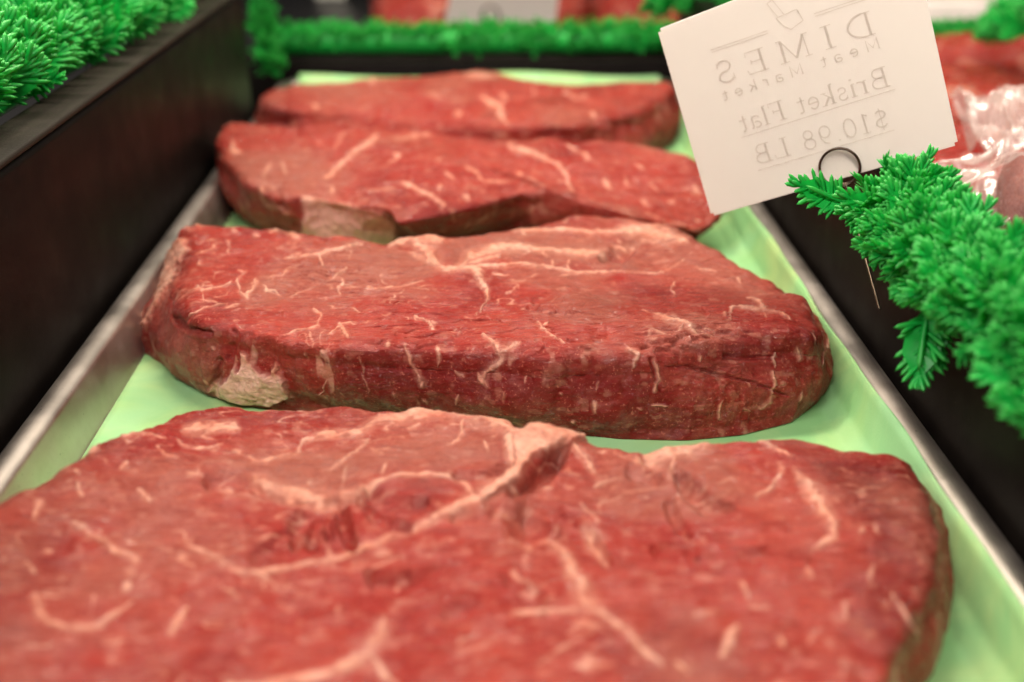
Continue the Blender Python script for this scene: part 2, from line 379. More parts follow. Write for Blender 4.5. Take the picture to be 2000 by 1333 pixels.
# ------------------------------------------------------------------ steaks
class Field:            # traced marks, rasterised once and then carried by the meat's own vertices
    X0, Y0, Wd, Hd = -400, -20, 2800, 1900
    def __init__(s): s.a = np.zeros((s.Hd, s.Wd), np.float32)
    def line(s, pts, w, v=1.0, bell=False):
        ws = w if hasattr(w, '__len__') else [w]*len(pts)
        if len(pts) == 2: pts = [tuple(np.array(pts[0])*(1-k/4)+np.array(pts[1])*k/4) for k in range(5)]
        ws = np.interp(np.linspace(0, 1, len(pts)), np.linspace(0, 1, len(ws)), ws)
        for (p, q, w0, w1) in zip(pts[:-1], pts[1:], ws[:-1], ws[1:]):
            m = max(w0, w1)*2+2
            x0 = int(max(0, min(p[0], q[0])-m-s.X0)); x1 = int(min(s.Wd, max(p[0], q[0])+m-s.X0)+1)
            y0 = int(max(0, min(p[1], q[1])-m-s.Y0)); y1 = int(min(s.Hd, max(p[1], q[1])+m-s.Y0)+1)
            if x1 <= x0 or y1 <= y0: continue
            X, Y = np.meshgrid(np.arange(x0, x1)+s.X0, np.arange(y0, y1)+s.Y0)
            dx, dy = q[0]-p[0], q[1]-p[1]; L = dx*dx+dy*dy+1e-6
            t = np.clip(((X-p[0])*dx+(Y-p[1])*dy)/L, 0, 1); d = np.hypot(X-p[0]-t*dx, Y-p[1]-t*dy)
            f = np.clip(1-d/(2*(w0+(w1-w0)*t)), 0, 1); f = (f*f*(3-2*f) if bell else f)*v
            s.a[y0:y1, x0:x1] = np.maximum(s.a[y0:y1, x0:x1], f)
    def poly(s, pts, soft=6, v=1.0):
        pts = np.array(pts, float); x0, y0 = (pts.min(0)-soft*2).astype(int)-1; x1, y1 = (pts.max(0)+soft*2).astype(int)+2
        X, Y = np.meshgrid(np.arange(x0, x1), np.arange(y0, y1)); ins = np.zeros(X.shape, bool); D = np.full(X.shape, 1e9)
        for p, q in zip(pts, np.roll(pts, -1, 0)):
            c = ((p[1] > Y) != (q[1] > Y)) & (X < (q[0]-p[0])*(Y-p[1])/(q[1]-p[1]+1e-9)+p[0]); ins ^= c
            e = q-p; t = np.clip(((X-p[0])*e[0]+(Y-p[1])*e[1])/(e@e+1e-9), 0, 1); D = np.minimum(D, np.hypot(X-p[0]-t*e[0], Y-p[1]-t*e[1]))
        f = np.clip(.5+np.where(ins, D, -D)/(2*soft), 0, 1)*v
        sx0, sy0 = max(x0, s.X0), max(y0, s.Y0); sx1, sy1 = min(x1, s.X0+s.Wd), min(y1, s.Y0+s.Hd)
        sub = f[sy0-y0:sy1-y0, sx0-x0:sx1-x0]; A = s.a[sy0-s.Y0:sy1-s.Y0, sx0-s.X0:sx1-s.X0]; np.maximum(A, sub, out=A)
    def sample(s, x, y):
        x = np.clip(x-s.X0, 0, s.Wd-2); y = np.clip(y-s.Y0, 0, s.Hd-2); i = x.astype(int); j = y.astype(int); fx = x-i; fy = y-j; a = s.a
        return (a[j, i]*(1-fx)+a[j, i+1]*fx)*(1-fy)+(a[j+1, i]*(1-fx)+a[j+1, i+1]*fx)*fy

def steak(top, bottom, zc, label, fat, crease, brown=(), deep=(), cream=(), fatpoly=(), NU=1500, NTop=330, NS=150,
          seed=0, fw=1.0, cdepth=1.3, csoft=1.2, grain=1.0, marble=.5, bulge=.003, dome=.0, round_=.006, lump=1.0):
    T3 = np.array([at_z(x, y, z) for x, y, z in top]); B3 = np.array([at_z(x, y, .0012) for x, y in bottom])
    c = T3[:, :2].mean(0); lo, hi = T3[:, :2].min(0), T3[:, :2].max(0); c = (lo+hi)/2
    asp = (hi[0]-lo[0])/(hi[1]-lo[1])
    def polar(Q, extra):
        a = np.arctan2((Q[:, 1]-c[1])*asp, Q[:, 0]-c[0]); r = np.hypot((Q[:, 1]-c[1])*asp, Q[:, 0]-c[0])
        # resample densely along edges, so that straight edges stay straight
        A = []; Rr = []; E = []
        for i in range(len(Q)):
            p, q = Q[i], Q[(i+1) % len(Q)]
            for k in range(24):
                t = k/24; m = p[:2]*(1-t)+q[:2]*t; A.append(math.atan2((m[1]-c[1])*asp, m[0]-c[0])); Rr.append(math.hypot((m[1]-c[1])*asp, m[0]-c[0])); E.append(extra[i]*(1-t)+extra[(i+1) % len(Q)]*t)
        A = np.array(A); o = np.argsort(A); return A[o], np.array(Rr)[o], np.array(E)[o]
    th = np.linspace(-np.pi, np.pi, NU, endpoint=False)
    def sm(a, k=9):
        kk = np.hanning(k+2)[1:-1]; kk /= kk.sum(); return np.convolve(np.r_[a[-k:], a, a[:k]], kk, 'same')[k:-k]
    A, Rr, E = polar(T3, T3[:, 2]); rt = sm(np.interp(th, A, Rr, period=2*np.pi)); zt = sm(np.interp(th, A, E, period=2*np.pi), 21)
    A, Rr, E = polar(B3, B3[:, 2]); rb = sm(np.interp(th, A, Rr, period=2*np.pi), 15)
    dx = np.cos(th); dy = np.sin(th)/asp
    def pt(r, z): return np.stack([c[0]+r*dx, c[1]+r*dy, z+0*r], 1)
    scl = np.hypot(dx, dy)                              # metres per unit of r
    rows = []
    rin = rt-round_/scl
    for t in np.linspace(0, 1, NTop, endpoint=False)**.85:
        w = t**2; rows.append(pt(rin*t, zc*(1-w)+zt*w+dome*(1-t**2)))
    top_e = pt(rt, zt+0*rt); bot_e = pt(rb, .0012); a0 = pt(rin, zt); side = bot_e-top_e; Ls = np.linalg.norm(side, axis=1)[:, None]
    s0 = top_e+side*np.minimum(.45, round_/Ls)
    nk = 26
    for k in range(nk):
        t = k/nk; rows.append(a0*(1-t)**2+top_e*2*t*(1-t)+s0*t*t)
    out = np.stack([dx, dy, 0*dx], 1)/scl[:, None]
    for k in range(NS):
        t = k/(NS-1); w = math.sin(math.pi*t)
        rows.append(s0*(1-t)+bot_e*t+out*bulge*w)
    for t in (.985, .96, .9, .6, .0): rows.append(pt(rb*t, .0011))
    V = np.array(rows); nv = len(V)
    du = np.roll(V, -1, 1)-np.roll(V, 1, 1); dv = np.gradient(V, axis=0); N = np.cross(dv, du); N /= np.linalg.norm(N, axis=2)[:, :, None]+1e-12
    N[:3] = (0, 0, 1); 
    if N[5, :, 2].mean() < 0: N = -N
    N[:3] = (0, 0, 1)
    V = V.reshape(-1, 3); N = N.reshape(-1, 3)
    up = sstep(.35, .85, N[:, 2]); sidew = 1-up
    x, y = project(V)
    facing = sstep(-.05, .12, np.einsum('ij,ij->i', N, (C0-V)/np.linalg.norm(C0-V, axis=1)[:, None]))
    facing = np.maximum(facing, sstep(.3, .6, N[:, 2]))
    # organic wander of the traced marks
    wx = fbm(V*150, 3, seed+1)*8+fbm(V*600, 2, seed+8)*2.4; wy = fbm(V*150, 3, seed+2)*4.5+fbm(V*600, 2, seed+9)*1.4
    def fld(lines, polys=(), soft=6):
        f = Field()
        for l in lines: f.line(l[0], np.array(l[1] if hasattr(l[1], '__len__') else (l[1]*.5, l[1]*1.05, l[1]*.9, l[1]*.35))*fw*(.90 if np.max(l[1]) < 6 else 1.0), (l[2] if len(l) > 2 else 1.0)*(.93 if np.max(l[1]) < 3.2 else 1))
        for p in polys: f.poly(p, soft)
        return f
    ff = fld(fat, fatpoly, 5).sample(x+wx, y+wy)*facing
    poly_ = fld((), fatpoly, 5).sample(x+wx, y+wy)*facing if len(fatpoly) else 0*x
    brk = np.maximum(sstep(-.62, -.05, fbm(V*130, 3, seed+33)), sstep(.3, .8, poly_))
    fat_m = sstep(.46, .92, ff+fbm(V*420, 2, seed+3)*.34)*(.6+.4*brk)
    cr = Field(); cw = Field()
    for l in crease: cr.line(l[0], np.array(l[1])*csoft+.6, l[2]*cdepth, True); cw.line(l[0], np.array(l[1])*csoft*2.6+4, l[2]*cdepth*.16, True)
    mxd = max([l[2] for l in crease])*cdepth
    crd = cr.sample(x+wx*.6, y+wy*.6)*facing; crw = cw.sample(x+wx*.6, y+wy*.6)*facing; crd = crd*(.9+.35*fbm(V*60, 2, seed+41)); ridge_ = crw
    crs = crd/ (np.maximum(crd.max(), 1e-6)) if len(crease) else crd
    bm_ = fld((), brown, 30).sample(x+wx*1.5, y+wy*1.5)*facing if len(brown) else 0*x
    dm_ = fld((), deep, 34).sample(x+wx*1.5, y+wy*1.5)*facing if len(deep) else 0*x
    cm_ = fld((), cream, 8).sample(x+wx, y+wy)*facing if len(cream) else 0*x
    # free marbling: thin ridges in patches
    Q = V*np.array([60, 105, 70]); rid = 1-np.abs(fbm(Q+fbm(V*90, 2, seed+21)[:, None]*.9, 2, seed+4))*15
    patch = sstep(-.10, .35, fbm(V*26, 2, seed+5)+.10*marble)
    frag = sstep(-.15, .3, fbm(V*230, 2, seed+6))
    thin = np.clip(rid, 0, 1)*patch*frag*min(1, marble*1.9)
    Q = V*np.array([190, 190, 42]); rid2 = 1-np.abs(fbm(Q+fbm(V*150, 2, seed+23)[:, None]*.6, 2, seed+7))*8
    thin_s = sstep(.34, .55, fbm(V*np.array([210, 210, 48])+fbm(V*110, 2, seed+23)[:, None]*.5, 2, seed+7))*sstep(-.1, .3, fbm(V*50, 2, seed+12))*sidew*.7
    fleck = sstep(.36, .56, fbm(V*np.array([240, 420, 300]), 2, seed+13))*.5*marble
    fat_all = np.clip(np.maximum.reduce([fat_m, sstep(.05, .6, ff)*.30, thin*up, thin_s, fleck]), 0, 1)
    # relief
    g1 = fbm(V*np.array([60, 330, 160])+fbm(V*25, 2, seed+30)[:, None]*2, 3, seed+14)      # fibre bundles
    gpatch = sstep(-.4, .2, fbm(V*18, 2, seed+15))
    g2 = fbm(V*38, 3, seed+16); g3 = fbm(V*14, 2, seed+17)
    gr = -np.clip(.10-np.abs(g1), 0, .10)*10
    h = up*(gr*.0008*gpatch*grain+g1*.0007*grain*gpatch)+g2*.0018*lump+g3*.0022*lump+fbm(V*np.array([120, 210, 150]), 3, seed+31)*.0007+up*grain*gpatch*fbm(V*np.array([130, 620, 300])+fbm(V*60, 2, seed+35)[:, None]*1.5, 2, seed+34)*.00045
    gs = fbm(V*np.array([260, 260, 60]), 3, seed+18); h += sidew*(gs*.0008+fbm(V*120, 2, seed+19)*.0007)
    notch = fbm(np.c_[V[:, :2]*75, V[:, 2]*20], 3, seed+20); edge = np.exp(-((np.repeat(np.arange(nv), NU)-(NTop+nk*.5))/26.)**2); h += edge*notch*.0020
    h += sstep(.2, .9, poly_)*.0013+fat_m*.00055*(1+fbm(V*300, 2, seed+22)); h -= crd-ridge_
    h += cm_*.0008*fbm(V*150, 3, seed+25)
    low = sstep(.0, .004, V[:, 2]-.001); V = V+N*(h*low)[:, None]; V[:, 2] = np.maximum(V[:, 2], .0011)
    deep_m = np.clip(sidew*(.12+.60*sstep(.75, .1, V[:, 2]/zc))+dm_*.75+sstep(0, .45, fbm(V*30, 3, seed+24))*.5, 0, 1)  # overhead shade painted darker down the sides, plus the meat's own deep-red patches
    sidebrown = sidew*sstep(.4, .1, V[:, 2]/zc)*.05  # faint brown tint low on the sides, part of the painted shade
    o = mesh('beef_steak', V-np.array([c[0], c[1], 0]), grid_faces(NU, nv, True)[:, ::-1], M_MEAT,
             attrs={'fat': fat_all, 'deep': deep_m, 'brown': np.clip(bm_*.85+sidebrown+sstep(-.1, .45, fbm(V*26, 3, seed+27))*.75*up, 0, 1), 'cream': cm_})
    o.location = (c[0], c[1], 0)
    return tag(o, label, 'steak', 'raw beef steaks laid in a row on the tray')
def z5(*p): return [(250+x*.35, 400+y*.35) for x, y in p]
def z6(*p): return [(900+x*.4, 400+y*.4) for x, y in p]
def z7(*p): return [(x*.5, 760+y*.5) for x, y in p]
def z8(*p): return [(1000+x*.5, 800+y*.5) for x, y in p]
def za(*p): return [(380+x*.31, 100+y*.31) for x, y in p]
def zb(*p): return [(900+x*.29, 120+y*.29) for x, y in p]

# nearest steak
A = .035
steak([(-120, 1090, A), (0, 985, A), (100, 935, A), (200, 872, .034), (300, 836, .032), (350, 810, .030), (440, 798, .030), (560, 790, .031), (680, 778, .033), (760, 783, .033),
       (860, 802, .034), (980, 806, .036), (1030, 824, .037), (1100, 838, .038), (1150, 856, .036), (1230, 876, .034), (1290, 880, .034), (1380, 860, .034), (1460, 862, .034), (1600, 852, .034),
       (1700, 864, .034), (1775, 885, .034), (1803, 960, .033), (1826, 1040, .033), (1822, 1100, .033), (1800, 1180, .033), (1780, 1240, .033), (1735, 1345, .033),
       (1600, 1480, .033), (1250, 1600, .033), (700, 1640, .033), (150, 1600, .033), (-170, 1440, .033), (-230, 1240, .034)],
      [(-90, 1130), (40, 1040), (140, 990), (240, 940), (330, 900), (440, 880), (600, 880), (760, 885), (900, 895), (1100, 925), (1300, 950), (1450, 950), (1600, 945), (1700, 950), (1790, 965),
       (1845, 1020), (1862, 1080), (1845, 1160), (1815, 1250), (1775, 1350), (1640, 1540), (1300, 1760), (700, 1800), (100, 1760), (-260, 1540), (-250, 1250)],
      .0345, 'broad marbled steak nearest the viewer, filling the lower edge of the photo', 
      fat=[(z7((1180, 180), (1280, 160), (1400, 150), (1480, 110), (1600, 96), (1800, 92), (1920, 104), (1990, 125)), (3, 5, 7, 9, 10, 11, 15, 14)),
           (z7((1990, 180), (1995, 250), (1990, 320), (1940, 380), (1860, 420), (1700, 490), (1600, 540), (1400, 620), (1200, 655), (1000, 690), (900, 680)), (7, 6, 6, 10, 10, 6, 6, 4, 4, 4, 3)),
           (z7((1000, 350), (1100, 380), (1200, 405), (1300, 420), (1400, 392), (1500, 352), (1600, 335), (1750, 345), (1830, 380), (1860, 410)), (8, 9, 9, 8, 7, 3, 2.5, 3, 4, 6)),
           (z7((1430, 180), (1400, 220), (1340, 270), (1280, 310)), 3), (z7((1350, 290), (1340, 330), (1330, 375)), 2.5), (z7((1180, 190), (1160, 230), (1130, 270)), 3),
           (z7((980, 275), (1060, 262), (1150, 240)), 2.6), (z7((1810, 110), (1805, 160), (1750, 215)), 3.4), (z7((1520, 295), (1490, 335)), 2.5), (z7((1885, 190), (1915, 240)), 2.5), (z7((1445, 220), (1500, 250)), 2),
           (z7((730, 165), (800, 160), (920, 155)), (7, 9, 7)), (z7((690, 200), (720, 225), (780, 230), (870, 210)), 2.5), (z7((480, 215), (560, 195), (650, 200)), 3), (z7((610, 235), (640, 265), (700, 278)), 3),
           (z7((465, 325), (505, 290)), 4), (z7((300, 335), (310, 340)), 4), (z7((300, 375), (315, 420)), 4), (z7((545, 395), (595, 435)), 4.5), (z7((130, 490), (145, 450), (170, 430)), 6), (z7((420, 285), (410, 300)), 3),
           (z7((300, 515), (400, 580), (470, 630), (530, 655)), (5, 4, 4, 6)), (z7((720, 590), (800, 630), (890, 665)), (3, 5, 4)), (z7((100, 680), (135, 725)), 5),
           (z7((150, 825), (160, 880), (200, 915), (280, 925), (380, 900), (510, 815)), (7, 7, 5, 5, 5, 3)), (z7((725, 830), (690, 890), (665, 935)), (4, 8, 6)), (z7((980, 680), (1050, 715)), 6),
           (z7((1500, 860), (1480, 940), (1430, 1020), (1300, 1080), (1180, 1110), (900, 1135)), (4, 12, 11, 8, 7, 8)), (z7((1450, 1030), (1500, 1090), (1560, 1140)), 6), (z7((850, 740), (940, 800)), 4, .8),
           (z7((870, 420), (960, 410), (1040, 440)), 4, .62), (z7((1000, 700), (1100, 680)), 3), (z7((400, 240), (350, 265)), 3), (z7((500, 700), (515, 710)), 6), (z7((480, 770), (500, 750)), 6),
           (z8((110, 490), (200, 560), (260, 660), (290, 740), (380, 820), (480, 910), (590, 1000)), (7, 7, 12, 15, 8, 6, 4)), (z8((250, 775), (100, 800), (0, 810)), (6, 5, 3)),
           (z8((270, 350), (300, 390), (340, 445)), 4), (z8((290, 450), (330, 520), (350, 580)), (8, 13, 7)), (z8((1050, 220), (1035, 280), (1000, 325), (950, 350)), (4, 4, 3, 3)),
           (z8((1100, 250), (1180, 345), (1235, 440), (1255, 520), (1170, 565)), (4, 11, 9, 6, 3)), (z8((540, 180), (640, 155), (765, 125)), (8, 13, 9)), (z8((620, 220), (640, 190)), 6), (z8((240, 130), (290, 180), (310, 225)), (4, 7, 5)),
           (z8((330, 290), (400, 255)), 3.5), (z8((930, 115), (1090, 185)), 2.5), (z8((880, 870), (850, 920), (820, 970)), (6, 9, 5)), (z8((895, 670), (930, 745)), 4.5), (z8((930, 780), (1010, 790)), 5, .8),
           (z8((1410, 620), (1395, 690)), 4.5), (z8((1480, 740), (1560, 870)), 4), (z8((100, 1000), (180, 950), (280, 905)), 5), (z8((690, 820), (820, 800)), 4, .75), (z8((1150, 640), (1170, 670)), 5), (z8((1360, 480), (1350, 500)), 5),
           (z8((800, 300), (870, 270)), 3, .8), (z8((0, 620), (90, 690)), 4, .8), (z8((180, 120), (60, 60), (0, 80)), (6, 8, 6)),
           (z8((1040, 890), (1060, 950)), 6, .8), (z8((1190, 880), (1160, 940)), 5, .8), (z8((1290, 760), (1310, 840)), 5, .8), (z8((640, 1000), (700, 1050)), 6, .8)],
      fatpoly=[[(1000, 850), (1040, 832), (1095, 842), (1148, 858), (1110, 868), (1075, 872), (1040, 890), (1015, 925), (985, 955), (945, 985), (938, 968), (985, 930), (1002, 900)]],
      crease=[([(1100, 876), (1082, 892), (1062, 912), (1030, 940), (1000, 960)], (5, 9, 9, 7, 4), .0045), ([(1028, 992), (1036, 1015), (1075, 1032)], (9, 18, 9), .0045), ([(1030, 985), (1075, 992), (1122, 1010)], 5, .0025),
              ([(650, 972), (600, 990), (578, 1020), (575, 1060)], (4, 7, 7, 3), .0030), ([(652, 972), (614, 1005), (607, 1055)], (4, 6, 4), .0028), ([(655, 972), (636, 1000), (645, 1040)], (4, 6, 4), .0030), ([(660, 975), (668, 1015), (690, 1060)], (4, 7, 4), .0032),
              ([(700, 965), (735, 1000), (765, 1020), (800, 1025)], (4, 7, 6, 3), .0030), ([(722, 955), (750, 980), (790, 985), (830, 978)], (5, 8, 6, 3), .0026), ([(410, 942), (440, 932), (470, 934), (505, 950)], 5, .0025), ([(500, 952), (550, 968), (600, 976), (650, 980), (700, 968)], 5, .0022),
              ([(718, 1103), (735, 1118), (765, 1126), (797, 1118)], (3, 7, 7, 3), .0026), ([(800, 1135), (860, 1105)], 5, .0014), ([(895, 1005), (950, 1000)], 6, .0022), ([(895, 932), (950, 922), (992, 908)], 4, .0028),
              (z8((650, 255), (700, 310), (760, 360), (850, 385)), (4, 7, 7, 3), .0026), (z8((570, 540), (620, 515), (700, 495), (880, 482), (1060, 482)), (5, 5, 4, 5, 3), .0012),
              (z8((740, 590), (860, 572), (1000, 562), (1150, 598)), (4, 4, 5, 4), .0014), (z8((530, 190), (610, 222)), 6, .0020), (z8((470, 230), (560, 265)), 5, .0016), (z8((0, 660), (50, 700), (110, 735)), 7, .0018), ([(880, 1195), (950, 1170), (1000, 1168)], 8, .0014),
              (z8((240, 420), (300, 470), (370, 590)), 4, .0020), (z8((620, 360), (660, 450)), 5, .0014), (z8((700, 480), (690, 560)), 4, .0010), (z7((1000, 640), (1100, 560), (1150, 540)), 5, .0018), (z7((100, 600), (250, 590)), 7, .0010)],
      brown=[z7((820, 270), (1000, 210), (1200, 200), (1430, 190), (1600, 130), (1800, 120), (1960, 160), (1970, 300), (1750, 330), (1500, 340), (1300, 400), (1100, 370), (950, 320))],
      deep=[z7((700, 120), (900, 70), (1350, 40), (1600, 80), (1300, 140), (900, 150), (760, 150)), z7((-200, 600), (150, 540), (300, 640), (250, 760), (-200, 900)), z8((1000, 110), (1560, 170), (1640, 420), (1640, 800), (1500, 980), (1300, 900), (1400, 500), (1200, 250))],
      NU=2000, NTop=430, NS=60, seed=1, cdepth=1.6, csoft=1.8, fw=1.3, lump=1.3, dome=.001, grain=.45, marble=.42, bulge=.004)

